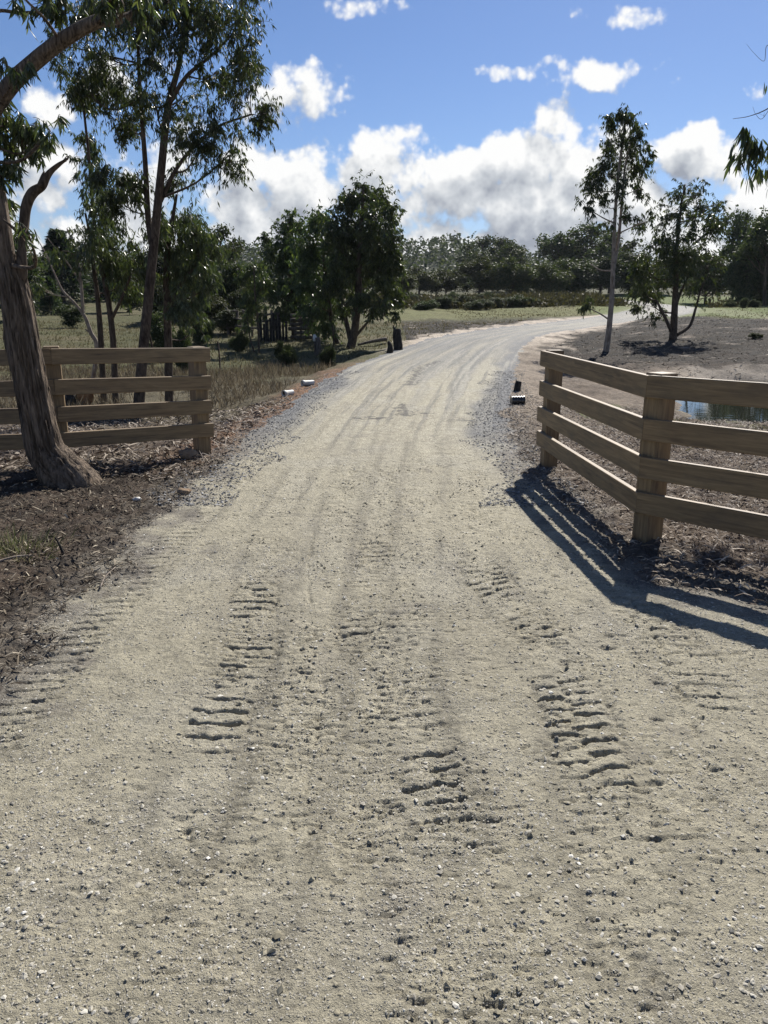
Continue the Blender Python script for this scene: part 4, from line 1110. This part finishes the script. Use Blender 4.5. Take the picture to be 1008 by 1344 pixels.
BARKLIT = rnd_mat('bark_litter_mat', [(0, (.05, .036, .028)), (.45, (.13, .095, .07)), (.8, (.26, .21, .16)), (1, (.5, .43, .34))], .7, .35, .08)
DARKLIT = rnd_mat('soil_litter_mat', [(0, (.03, .024, .018)), (.55, (.085, .066, .046)), (.86, (.18, .145, .10)), (1, (.46, .40, .30))], .8, .25, .08)
litter('bark_litter', 60000, (1.2, 9), (3.2, 14.5), lambda x, y: (road_sd(x, y) > -.05) & (x < .62 * y + 1.2) & (sdf(x, y, POND) > .3), (.02, .11), (.005, .015), BARKLIT, 'shredded bark and dry leaves under the right fence')
litter('leaf_litter', 48000, (-8, 0), (2.6, 8.6), lambda x, y: (road_sd(x, y) > -.05) & (x > -.62 * y - 1.2), (.02, .10), (.004, .014), DARKLIT, 'dark leaf litter and twigs on the left verge')
litter('bark_litter', 26000, (-12, 1), (7.5, 14.5), lambda x, y: (road_sd(x, y) > .1) & (x > -.62 * y - 1.2), (.04, .2), (.010, .028), BARKLIT, 'pale bark strips and dry straw around the left fence')
litter('bank_debris', 17000, (3, 30), (20, 48), lambda x, y: (road_sd(x, y) > 1.) & (sdf(x, y, POND) > .6) & (x < .55 * y + 3), (.04, .22), (.012, .04), DARKLIT, 'dark dried debris strewn over the bare bank behind the pond', .2)

def stones(name, n, xr, yr, keep, size, mat, label, flat=.6, power=3.2, ex=1.35):
    y = RNG.uniform(0, 1, n) ** ex * (yr[1] - yr[0]) + yr[0]; x = RNG.uniform(*xr, n)
    k = keep(x, y); x, y = x[k], y[k]; rs = road_sd(x, y); z = H(x, y, rs) + micro(x, y, rs)
    nr = (y < 16) & (np.abs(x) < 5); z[nr] += tread(x[nr], y[nr]); m = len(x)
    s = size[0] + (size[1] - size[0]) * RNG.random(m) ** power
    O = np.array([[1, 0, 0], [.3, .95, .1], [-.8, .6, 0], [-.9, -.5, .1], [.2, -1, 0], [.25, .1, .9], [-.3, .05, .8], [0, 0, -.6]])
    T = np.array([[0, 1, 5], [1, 2, 6], [1, 6, 5], [2, 3, 6], [3, 4, 6], [4, 5, 6], [4, 0, 5], [1, 0, 7], [2, 1, 7], [3, 2, 7], [4, 3, 7], [0, 4, 7]])
    v = O[None] * (1 + RNG.normal(0, .22, (m, 8, 1))) + RNG.normal(0, .1, (m, 8, 3))
    v = v * s[:, None, None] * np.stack([RNG.uniform(.7, 1.4, m), RNG.uniform(.6, 1.1, m), RNG.uniform(.35, .85, m) * flat * 1.4], 1)[:, None]
    a = RNG.uniform(0, 6.283, m); ca, sa = np.cos(a)[:, None], np.sin(a)[:, None]
    tl = RNG.normal(0, .3, m)[:, None]
    X = v[..., 0] * ca - v[..., 1] * sa; Y = v[..., 0] * sa + v[..., 1] * ca; Z = v[..., 2] + tl * v[..., 0] * .5
    V = np.stack([X + x[:, None], Y + y[:, None], Z + (z + s * .18)[:, None]], -1)
    g = Geo(); g.add(V.reshape(-1, 3), None, (T[None] + (np.arange(m) * 8)[:, None, None]).reshape(-1, 3), np.repeat(RNG.random(m), 8))
    tag(g.build(name, mat), label, 'gravel', kind='stuff')

GRAVEL = rnd_mat('road_stone', [(0, (.2, .185, .155)), (.3, (.33, .305, .25)), (.75, (.42, .395, .33)), (.94, (.50, .475, .41)), (1, (.68, .66, .60))], .8, .3)
BLUEM = rnd_mat('blue_metal', [(0, (.06, .061, .063)), (.6, (.16, .16, .16)), (1, (.36, .355, .345))], .75, .35)
CLODM = rnd_mat('dirt_clod', [(0, (.2, .18, .13)), (.6, (.31, .28, .205)), (1, (.36, .33, .25))], .9, .15)
TRK = [t[0] for t in TRACKS]
def on_track(x, y, w=.2): return np.min([seg_dist(x, y, t) for t in TRK[1:]], axis=0) < w * RNG.uniform(.4, 1.5, len(x))
def dens(x, y): return fbm(x * 1.3, y * 1.3, 3, 211) + RNG.normal(0, .5, len(x)) > .05
stones('loose_gravel', 190000, (-3.0, 4.2), (1.2, 8.5), lambda x, y: (road_sd(x, y) < .12) & (np.abs(x) < .62 * y + .9) & dens(x, y), (.0018, .0098), GRAVEL, 'loose pale stone chips scattered over the near drive', flat=.5, power=6.5)
stones('stone_grit', 430000, (-2.4, 3.4), (1.25, 5.6), lambda x, y: (road_sd(x, y) < .1) & (np.abs(x) < .56 * y + .75) & (fbm(x * 1.1, y * 1.4, 3, 221) + RNG.normal(0, .45, len(x)) > .12), (.0013, .0046), GRAVEL, 'fine crushed grit pressed into the near drive', flat=.55, power=3, ex=1.7)
stones('dirt_clods', 16000, (-2.4, 3.4), (1.3, 8), lambda x, y: (road_sd(x, y) < 0) & on_track(x, y) & (fbm(x * 2., y * 2., 3, 223) > .02), (.003, .0125), CLODM, 'torn up crumbs of dried dirt along the tyre tracks', flat=.75, power=3)
stones('shoulder_gravel', 60000, (-3.6, 4), (6.5, 20), lambda x, y: (road_sd(x, y) < .25) & (np.minimum(seg_dist(x, y, ROAD_L), seg_dist(x, y, ROAD_R)) < .55 + .3 * fbm(x, y, 2, 215)), (.005, .018), BLUEM, 'loose blue grey metal along both shoulders of the drive', power=2)

# ------------------------------------------------------------------ small things
def lump(name, c, r, mat, label, cat, seed=0, group=None, sq=.8):
    rng = np.random.default_rng(seed)
    n, mseg = 14, 20; g = Geo(); V = []
    for i in range(n + 1):
        th = math.pi * i / n
        for j in range(mseg):
            ph = 2 * math.pi * j / mseg
            d = np.array([math.sin(th) * math.cos(ph), math.sin(th) * math.sin(ph), math.cos(th)])
            V.append(d)
    V = np.array(V); k = 1 + .28 * fbm(V[:, 0] * 1.6 + V[:, 2], V[:, 1] * 1.6 + seed, 3, seed + 300) ; V = V * k[:, None] * r * np.array([1.15, .9, sq])
    i = np.arange(n)[:, None] * mseg; j = np.arange(mseg)[None]; jj = (j + 1) % mseg
    g.add(V + c + np.array([0, 0, r * sq * .55]), np.stack([i + j, i + jj, i + mseg + jj, i + mseg + j], -1).reshape(-1, 4))
    return tag(g.build(name, mat, None, (0, 0, 0), True), label, cat, group)

c = gnd(248, 602); lump('rock', c, .095, ROCK, 'brown rock beside the foot of the left fence end post', 'rock', 1)
c = gnd(241, 648); lump('rock', c, .06, ROCK, 'small yellowish rock at the gravel edge below the left fence end post', 'rock', 2, sq=.55)
c = gnd(197, 650); lump('rock', gnd(180, 657), .035, WHITEP, 'small whitish stone lying in the leaf litter right of the leaning trunk', 'rock', 5, sq=.6)

def cut_log():
    p = gnd(113, 531); g = Geo(); k = mpp(p[1]); d = unit(np.array([.55, -1, .05])); r = 11 * k
    c0 = p + [0, 0, r * .9]
    tube(g, smooth_path([c0 + d * .0, c0 - d * .45], 6), np.full(6, r), 24, .5, .03)
    root = g.build('cut_log', CUTLOG, None, (0, 0, 0), True)
    tag(root, 'short orange brown cut log lying behind the left fence rails', 'log')
    p2 = gnd(95, 531); lump('tree_stump', p2, .16, CHAR_AND_SHADE, 'dark stump beside the cut log behind the left fence', 'stump', 8, sq=1.0)
cut_log()

def stump_post():
    b = gnd(522, 459); k = mpp(b[1]); g = Geo()
    P = smooth_path([b + [0.02, 0, -.1], b + [0, 0, 10 * k], b + [-.03, 0, 27 * k]], 20)
    tube(g, P, np.linspace(6.4 * k, 5.0 * k, 20), 18, .5, .16, 3)
    tube(g, smooth_path([P[-1] + [-.08, 0, -.03], P[-1] + [-.11, 0, .05], P[-1] + [-.11, 0, .13]], 5), np.linspace(.05, .012, 5), 8, .5, .2)
    o = g.build('burnt_stump', CHAR_AND_SHADE, None, (0, 0, 0), True); tag(o, 'upright charred stump at the left edge of the road bend', 'stump')
    b2 = gnd(511, 463); g = Geo()
    tube(g, smooth_path([b2 + [0, 0, -.05], b2 + [.03, 0, .2], b2 + [-.03, 0, .38]], 10), np.linspace(.12, .05, 10), 12, .5, .25, 6)
    tag(g.build('burnt_stump', CHAR_AND_SHADE, None, (0, 0, 0), True), 'low broken stump leaning against the upright charred stump', 'stump')
    g = Geo(); a = gnd(470, 455); c = gnd(507, 450)
    tube(g, smooth_path([a + [0, 0, .08], (a + c) / 2 + [0, 0, .14], c + [0, 0, .16]], 14), np.linspace(.05, .085, 14), 10, .5, .12, 5)
    tag(g.build('fallen_log', OLDWOOD, None, (0, 0, 0), True), 'grey fallen log on the grass left of the charred stump', 'log')
stump_post()

def pickets():
    for (x, yb, yt, w, name, mat, lab, cat) in [
        (289, 489, 448, 1.3, 'star_picket', IRON, 'thin dark iron picket on the grass just right of the left fence', 'post'),
        (438, 466, 427, 1.2, 'star_picket', IRON, 'thin dark iron picket under the stockyard trees', 'post'),
        (418, 467, 443, 3.2, 'old_post', OLDWOOD, 'short grey wooden post in the shade by the white topped marker', 'post')]:
        b = gnd(x, yb); k = mpp(b[1]); h = (yb - yt) * k * 1.0; g = Geo()
        tube(g, smooth_path([b + [0, 0, -.2], b + [.01, 0, h * .5], b + [-.02, 0, h]], 8), np.full(8, w * k), 10 if w > 2 else 3, .5, .08 if w > 2 else 0)
        if w < 2:
            tube(g, smooth_path([b + [-.03, 0, h * .9], b + [.01, 0, h * .9]], 3), np.full(3, w * k * .8), 4)
        tag(g.build(name, mat, None, (0, 0, 0), w > 2), lab, cat)
    b = gnd(414, 466); k = mpp(b[1]); root = empty('marker_post', b); tag(root, 'slim marker post with a bright white top under the stockyard trees', 'post')
    g = Geo(); tube(g, smooth_path([(0, 0, -.2), (0, 0, 18 * k)], 4), np.full(4, 1.6 * k), 8); g.build('shaft', OLDWOOD, root)
    g = Geo(); tube(g, smooth_path([(0, 0, 18 * k), (-.005, 0, 22 * k), (-.02, 0, 27 * k)], 6), np.array([2.4, 2.9, 2.9, 2.7, 2.2, 1.2]) * k, 10); g.build('cap', WHITEP, root, smooth=True)
pickets()

def stockyard():
    b = gnd(362, 447); k = mpp(b[1]); root = empty('timber_stockyard', b)
    tag(root, 'old grey timber stockyard with a stacked timber heap under the round headed tree', 'stockyard')
    rng = np.random.default_rng(5)
    zb = b[2]
    def gz(x, y): return hh(x, y)
    row = [(300, 2.5), (312, 2.2), (322, 1.8), (331, 1.5), (340, 1.2), (350, 1.0), (358, .8), (366, .5), (395, .2), (404, 0), (411, 0)]
    pts = []
    for x, dy in row:
        Y = b[1] + dy; gx = at(x, 440, Y)[0]; z = gz(gx, Y); pts.append(np.array([gx, Y, z]))
        g = Geo(); h = rng.uniform(.95, 1.35)
        tube(g, smooth_path([(0, 0, -.2), (rng.normal(0, .03), 0, h)], 5), np.full(5, rng.uniform(.05, .08)), 8, .5, .12, int(x))
        o = g.build('post', OLDWOOD, root, smooth=True); o.location = pts[-1] - b
    for i in range(len(pts) - 1):
        if 7 <= i < 8: continue
        for h in (.4, .75, 1.05):
            if rng.random() < .15: continue
            g = Geo(); a, c = pts[i] - b, pts[i + 1] - b
            o1, o2 = rng.normal(0, .05, 2)
            tube(g, smooth_path([a + [-.08, -.09, h + o1], c + [.08, -.09, h + o2]], 4), np.full(4, .045), 6, .5, .15)
            g.build('rail', OLDWOOD, root, smooth=True)
    # solid boarded pen and the heap of short timbers right of it
    for i in range(9):
        g = Geo(); x = 343 + i * 4.1; Y = b[1] - .6; gx = at(x, 440, Y)[0]; h = rng.uniform(.75, 1.25); w = rng.uniform(1.4, 1.95) * k
        prism(g, [(-w, -.02), (w, -.02), (w, .02), (-w, .02)], -.1, h, .004)
        o = g.build('board', CHAR_AND_SHADE, root); o.location = np.array([gx, Y, gz(gx, Y)]) - b; o.rotation_euler = (0, rng.normal(0, .02), 0)  # near-black colour paints the shade on these old boards
    for lay in range(6):
        for s in range(2):
            g = Geo(); Y = b[1] - .4 + s * .5; gx = at(397, 440, Y)[0]
            tube(g, smooth_path([(-14 * k + rng.normal(0, .08), 0, 0), (13 * k + rng.normal(0, .08), rng.normal(0, .1), rng.normal(0, .03))], 6), np.full(6, .075), 8, .5, .12, lay)
            o = g.build('timber', OLDWOOD, root, smooth=True); o.location = np.array([gx, Y, gz(gx, Y) + .08 + lay * .19]) - b
stockyard()

def pipes():
    # two short white pipe ends on the left shoulder
    for (x, y, ang, ln, lab) in [(378, 519, .95, .26, 'nearer white pipe end poking out of the left road bank'), (404, 506, .55, .28, 'farther white pipe end poking out of the left road bank')]:
        b = gnd(x, y); k = mpp(b[1]); root = empty('drain_pipe', b, ang); tag(root, lab, 'pipe', 'white pipe ends on the left bank')
        r = 3.5 * k; n = 20; g = Geo()
        prof = [(-ln, r), (-.06, r), (-.055, r * 1.16), (0, r * 1.16), (.0, r * .86), (-.05, r * .84), (-ln, r * .84)]
        a = np.arange(n) * 2 * np.pi / n; V = np.concatenate([np.c_[np.full(n, -q[0]), np.cos(a) * q[1], np.sin(a) * q[1] + r * 1.0] for q in prof])
        i = np.arange(len(prof) - 1)[:, None] * n; j = np.arange(n)[None]; jj = (j + 1) % n
        V[:, 0] -= ln * .5
        g.add(V, np.stack([i + j, i + jj, i + n + jj, i + n + j], -1).reshape(-1, 4)); g.build('barrel', WHITEP, root, smooth=True)
        g = Geo(); V = np.vstack([np.c_[np.full(n, -ln * .5 + .03), np.cos(a) * r * .83, np.sin(a) * r * .83 + r], [-ln * .5 + .03, 0, r]])
        g.add(V, None, [(q, (q + 1) % n, n) for q in range(n)]); g.build('bore_shade', CHAR_AND_SHADE, root)  # dark disc painted in for the shade inside the pipe
    # ribbed black culvert end on the right shoulder
    b = gnd(679, 531); k = mpp(b[1]); root = empty('culvert_pipe', b); tag(root, 'black ribbed plastic culvert end in the gravel on the right shoulder', 'pipe')
    g = Geo(); n = 24; a = np.arange(n) * 2 * np.pi / n; r = 5.8 * k; ax = unit(np.array([1., .15, .0])); B = np.array([0, 0, 1.]); A = np.cross(B, ax)
    ts = np.linspace(-9 * k, 9 * k, 60); rr = r * (1 + .12 * (np.sin(ts / (18 * k) * 2 * np.pi * 5) > 0))
    V = np.concatenate([ax * t + A * (np.cos(a) * q)[:, None] + B * (np.sin(a) * q + r * .95)[:, None] for t, q in zip(ts, rr)])
    i = np.arange(59)[:, None] * n; j = np.arange(n)[None]; jj = (j + 1) % n
    g.add(V, np.stack([i + j, i + jj, i + n + jj, i + n + j], -1).reshape(-1, 4))
    for e in (0, 59): g.add(np.vstack([V[e * n:(e + 1) * n], ax * ts[e] + B * r * .95]), None, [(q, (q + 1) % n, n) for q in range(n)])
    g.build('barrel', BLACKP, root)
    b2 = gnd(679, 514); k = mpp(b2[1]); g = Geo()
    tube(g, smooth_path([(-.01, 0, -.05), (0, 0, 7 * k), (.02, 0, 14 * k)], 8), np.array([5, 5, 4.8, 4.6, 4.6, 4.6, 4.4, 3.8]) * k, 9, .5, .1, 3)
    o = g.build('culvert_block', CHAR_AND_SHADE, None, (0, 0, 0)); o.location = b2; tag(o, 'black upright block just behind the ribbed culvert end', 'block')
pipes()

def right_fence():
    pts = [gnd(x, y) for x, y in [(905, 391), (935, 391.5), (962, 392), (990, 392.5), (1020, 393), (1050, 393.5)]]
    root = empty('paddock_fence', pts[0]); tag(root, 'distant dark post and rail fence at the right edge below tall trees', 'fence')
    for p in pts:
        g = Geo(); tube(g, smooth_path([(0, 0, -.2), (0, 0, 1.25)], 3), np.full(3, .09), 8, .5, .1); o = g.build('post', OLDWOOD, root); o.location = p - pts[0]
    for a, c in zip(pts[:-1], pts[1:]):
        for h in (.55, 1.05):
            g = Geo(); tube(g, smooth_path([a - pts[0] + [0, -.12, h], c - pts[0] + [0, -.12, h]], 3), np.full(3, .075), 6); g.build('rail', OLDWOOD, root)
right_fence()

def near_bits():
    a, c = gnd(-6, 742), gnd(44, 734); g = Geo()
    tube(g, smooth_path([a + [0, 0, .02], (a + c) / 2 + [0, .01, .035], c + [0, 0, .03]], 14), np.linspace(.011, .006, 14), 8, .5, .12, 2)
    tag(g.build('stick', BARK_PALE, None, (0, 0, 0), True), 'pale peeled stick lying beside the green tuft at the left edge', 'stick')
    a, c = gnd(132, 775), gnd(152, 752); g = Geo()
    tube(g, smooth_path([a + [0, 0, .02], (a + c) / 2 + [-.02, .01, .03], c + [0, 0, .04]], 10), np.linspace(.005, .003, 10), 6, .5, .1, 2)
    tag(g.build('stick', BARK_PALE, None, (0, 0, 0), True), 'thin bent straw stalk at the left edge of the tyre track', 'stick')
    a, c = gnd(84, 728), gnd(88, 708); g = Geo()
    tube(g, smooth_path([a + [0, 0, -.02], a + [-.02, 0, .06], a + [-.05, .0, .13]], 8), np.linspace(.012, .006, 8), 7, .5, .2, 2)
    tag(g.build('twig_stub', CHAR_AND_SHADE, None, (0, 0, 0), True), 'dark broken twig standing upright in the left verge soil', 'twig')
    b = gnd(18, 722); n = 420; rng = np.random.default_rng(9); g = Geo()
    off = np.clip(rng.normal(0, 1, (n, 2)), -1.7, 1.7) * [.17, .14]; bx = b[0] + off[:, 0]; by = b[1] + off[:, 1]
    c = np.c_[bx, by, H(bx, by) - .01]; d = unit(np.c_[off * 2.2, np.full(n, .5)] + rng.normal(0, .3, (n, 3)))
    L = rng.uniform(.05, .2, n); leaves(g, c, d, L, .006 * rng.uniform(.7, 1.5, n), rng)
    m = rnd_mat('tuft_blade', [(0, (.07, .085, .03)), (.6, (.14, .15, .06)), (1, (.33, .29, .17))], .6, .3, .3)
    tag(g.build('grass_tuft', m), 'half green straggly grass tuft at the left edge of the verge', 'grass tuft')
near_bits()

# ------------------------------------------------------------------ light, sky, camera
def world():
    w = bpy.data.worlds.new('World'); SC.world = w; w.use_nodes = True
    t = w.node_tree; t.nodes.clear()
    def N(typ, ins=None, **kw):
        nd = t.nodes.new(typ)
        for k, v in kw.items(): setattr(nd, k, v)
        for k, v in (ins or {}).items():
            if isinstance(v, bpy.types.NodeSocket): t.links.new(v, nd.inputs[k])
            else: nd.inputs[k].default_value = v
        return nd
    def mt(op, a, b=0., c=0., clamp=False):
        nd = N('ShaderNodeMath', {0: a, 1: b, 2: c}, operation=op); nd.use_clamp = clamp; return nd.outputs[0]
    def vm(op, a, b=(0, 0, 0), c=(0, 0, 0), o=0):
        nd = N('ShaderNodeVectorMath', {0: a, 1: b}, operation=op)
        if op == 'MULTIPLY_ADD':
            if isinstance(c, bpy.types.NodeSocket): t.links.new(c, nd.inputs[2])
            else: nd.inputs[2].default_value = c
        return nd.outputs[o]
    out = N('ShaderNodeOutputWorld'); bg = N('ShaderNodeBackground'); t.links.new(bg.outputs[0], out.inputs[0])
    sky = N('ShaderNodeTexSky', sky_type='NISHITA', sun_disc=False)
    sky.sun_elevation = SUN_EL; sky.sun_rotation = SUN_AZ; sky.altitude = 200; sky.air_density = SKY[0]; sky.dust_density = SKY[1]; sky.ozone_density = SKY[2]
    d = N('ShaderNodeTexCoord').outputs['Generated']
    sp = N('ShaderNodeSeparateXYZ', {0: d}).outputs
    yy = mt('MAXIMUM', mt('ABSOLUTE', sp[1]), .12)
    # gnomonic sky coordinates around due north: fixed to the world, not to the camera
    p0 = N('ShaderNodeCombineXYZ', {0: mt('DIVIDE', sp[0], yy), 1: mt('DIVIDE', sp[2], yy), 2: mt('MULTIPLY', mt('SIGN', sp[1]), .5)}).outputs[0]
    def uv(x, y): r = ray(x, y); return r[0] / r[1], r[2] / r[1]
    BL = [  # px, py, rx, ry, amplitude : cumulus heaps low in the north
        (335, 222, 62, 36, .95), (385, 142, 62, 44, .85), (420, 165, 30, 18, .6), (325, 290, 70, 55, 1.0), (405, 255, 70, 52, 1.05), (480, 232, 58, 48, 1.1), (545, 235, 62, 52, 1.1),
        (610, 232, 54, 44, 1.1), (690, 214, 70, 46, 1.15), (755, 205, 62, 52, 1.15), (560, 300, 160, 46, 1.0), (720, 285, 150, 50, 1.1), (440, 310, 160, 40, .9), (830, 250, 60, 50, .85),
        (920, 215, 66, 42, 1.0), (965, 265, 80, 44, .95), (1010, 300, 120, 40, .8), (790, 92, 72, 17, .72), (832, 80, 36, 17, .66), (825, 31, 58, 16, .66), (648, 96, 36, 9, .56),
        (1000, 110, 26, 20, .6), (445, 3, 36, 14, .6), (160, 105, 60, 32, .8), (60, 125, 55, 34, .75), (70, 230, 80, 40, .8), (180, 285, 90, 50, .9), (20, 300, 80, 50, .8), (530, -3, 30, 10, .5), (240, 200, 50, 40, .6), (330, 325, 150, 40, 1.), (560, 335, 260, 40, 1.1), (880, 320, 200, 40, 1.), (100, 340, 200, 40, .9)]
    def dens(p):
        w1 = N('ShaderNodeTexNoise', {'Vector': p, 'Scale': 9., 'Detail': 2.}, noise_dimensions='2D').outputs['Color']
        pw = vm('MULTIPLY_ADD', vm('SUBTRACT', w1, (.5, .5, .5)), (.05, .045, 0), p)
        acc = None
        for (x, y, rx, ry, a) in BL:
            u, v = uv(x, y); ru, rv = rx / F * 1.12, ry / F * 1.12
            q = vm('MULTIPLY_ADD', pw, (1 / ru, 1 / rv, 0), (-u / ru, -v / rv, 0))
            dd = vm('DOT_PRODUCT', q, q, o=1)
            val = mt('MULTIPLY_ADD', dd, -a * .62, a * 1.05)
            acc = val if acc is None else mt('MAXIMUM', acc, val)
        acc = mt('MAXIMUM', acc, 0.)
        # other cloud fields in the rest of the sky, behind the viewer
        oth = N('ShaderNodeTexNoise', {'Vector': p, 'Scale': 1.3, 'Detail': 2.}, noise_dimensions='2D').outputs[0]
        back = mt('MULTIPLY', mt('LESS_THAN', sp[1], .05), mt('MULTIPLY_ADD', oth, 3., -1.55))
        acc = mt('MAXIMUM', acc, back)
        nz = N('ShaderNodeTexNoise', {'Vector': p, 'Scale': 13., 'Detail': 8., 'Roughness': .58}, noise_dimensions='2D').outputs[0]
        bil = N('ShaderNodeTexVoronoi', {'Vector': p, 'Scale': 20., 'Detail': 3., 'Roughness': .6}, feature='SMOOTH_F1', voronoi_dimensions='2D').outputs['Distance']
        e = mt('ADD', acc, mt('MULTIPLY_ADD', nz, 1.5, -.75))
        e = mt('ADD', e, mt('MULTIPLY_ADD', bil, -.75, .50))
        return e
    d0 = dens(p0); d1 = dens(vm('ADD', p0, (.012, .030, 0)))
    alpha = N('ShaderNodeMapRange', {0: d0, 1: .32, 2: .74, 3: 0., 4: 1.}, interpolation_type='SMOOTHSTEP').outputs[0]
    up = mt('MULTIPLY', alpha, mt('GREATER_THAN', sp[2], -.02))
    rel = mt('SUBTRACT', d0, d1)                 # thinner towards the sun -> lit top
    soft = N('ShaderNodeTexNoise', {'Vector': p0, 'Scale': 7., 'Detail': 4.}, noise_dimensions='2D').outputs[0]
    s = mt('MULTIPLY_ADD', rel, 1.0, .66)
    s = mt('SUBTRACT', s, mt('MULTIPLY', N('ShaderNodeMapRange', {0: d0, 1: .7, 2: 1.5, 3: 0., 4: .5}).outputs[0], mt('MULTIPLY', soft, 2.)), clamp=True)
    s = mt('ADD', s, 0., clamp=True)
    ramp = N('ShaderNodeValToRGB', {0: s}); cr = ramp.color_ramp
    cr.elements.new(.5)
    for e, (ps, c) in zip(cr.elements, [(0., CLOUD[0]), (.5, CLOUD[1]), (1., CLOUD[2])]): e.position = ps; e.color = (*c, 1)
    cl = N('ShaderNodeVectorMath', {0: ramp.outputs[0]}, operation='SCALE'); cl.inputs['Scale'].default_value = CLOUD[3]
    mx = N('ShaderNodeMix', {0: up}, data_type='RGBA'); hs = N('ShaderNodeHueSaturation', {'Saturation': 1.06, 'Value': 1.2, 'Color': sky.outputs[0]}); tint = N('ShaderNodeMix', {0: 1., 7: (.95, .97, 1.12, 1)}, data_type='RGBA', blend_type='MULTIPLY')
    t.links.new(hs.outputs[0], tint.inputs[6]); t.links.new(tint.outputs[2], mx.inputs[6]); t.links.new(cl.outputs[0], mx.inputs[7])
    t.links.new(mx.outputs[2], bg.inputs[0]); bg.inputs[1].default_value = SKY[3]
    w.cycles.sampling_method = 'MANUAL'; w.cycles.sample_map_resolution = 512

def haze():
    g = Geo(); x0, x1, y0, y1, z0, z1 = -760, 760, -60, 660, -3.0, 62.0
    V = [(x, y, z) for z in (z0, z1) for y in (y0, y1) for x in (x0, x1)]
    g.add(V, [(0, 2, 3, 1), (4, 5, 7, 6), (0, 1, 5, 4), (2, 6, 7, 3), (0, 4, 6, 2), (1, 3, 7, 5)])
    m = bpy.data.materials.new('haze_air'); m.use_nodes = True; t = m.node_tree; t.nodes.clear()
    o = t.nodes.new('ShaderNodeOutputMaterial'); v = t.nodes.new('ShaderNodeVolumePrincipled'); t.links.new(v.outputs[0], o.inputs['Volume'])
    v.inputs['Color'].default_value = (.80, .88, 1., 1); v.inputs['Density'].default_value = .0001; v.inputs['Anisotropy'].default_value = .2
    tag(g.build('haze', m), 'thin bluish air softening the distant hills', 'haze', kind='stuff')
haze()

SKY = (1.0, .25, 4.0, .047)
CLOUD = ((.34, .37, .43), (.62, .65, .69), (1.0, 1.0, .99), 14.0)
world()

sl = bpy.data.lights.new('sun', 'SUN'); sl.energy = 5.0; sl.angle = R(.53); sl.color = (1., .95, .87)
so = bpy.data.objects.new('sun', sl); link(so)
from mathutils import Vector
sd = Vector((math.sin(SUN_AZ) * math.cos(SUN_EL), math.cos(SUN_AZ) * math.cos(SUN_EL), math.sin(SUN_EL)))
so.rotation_euler = sd.to_track_quat('Z', 'Y').to_euler(); so.location = sd * 30

cam = bpy.data.cameras.new('camera'); co = bpy.data.objects.new('camera', cam); link(co)
co.location = (0, 0, CAMH); co.rotation_euler = (R(90) - PITCH, 0, 0)
cam.sensor_fit = 'VERTICAL'; cam.angle_y = 2 * math.atan(672 / F); cam.clip_end = 3000; cam.clip_start = .05
SC.camera = co
SC.render.resolution_x, SC.render.resolution_y = 768, 1024
SC.view_settings.view_transform = 'Standard'; SC.view_settings.look = 'None'; SC.view_settings.gamma = 1
SC.view_settings.exposure = 0.60
SC.cycles.max_bounces = 6; SC.cycles.transparent_max_bounces = 4; SC.cycles.diffuse_bounces = 3
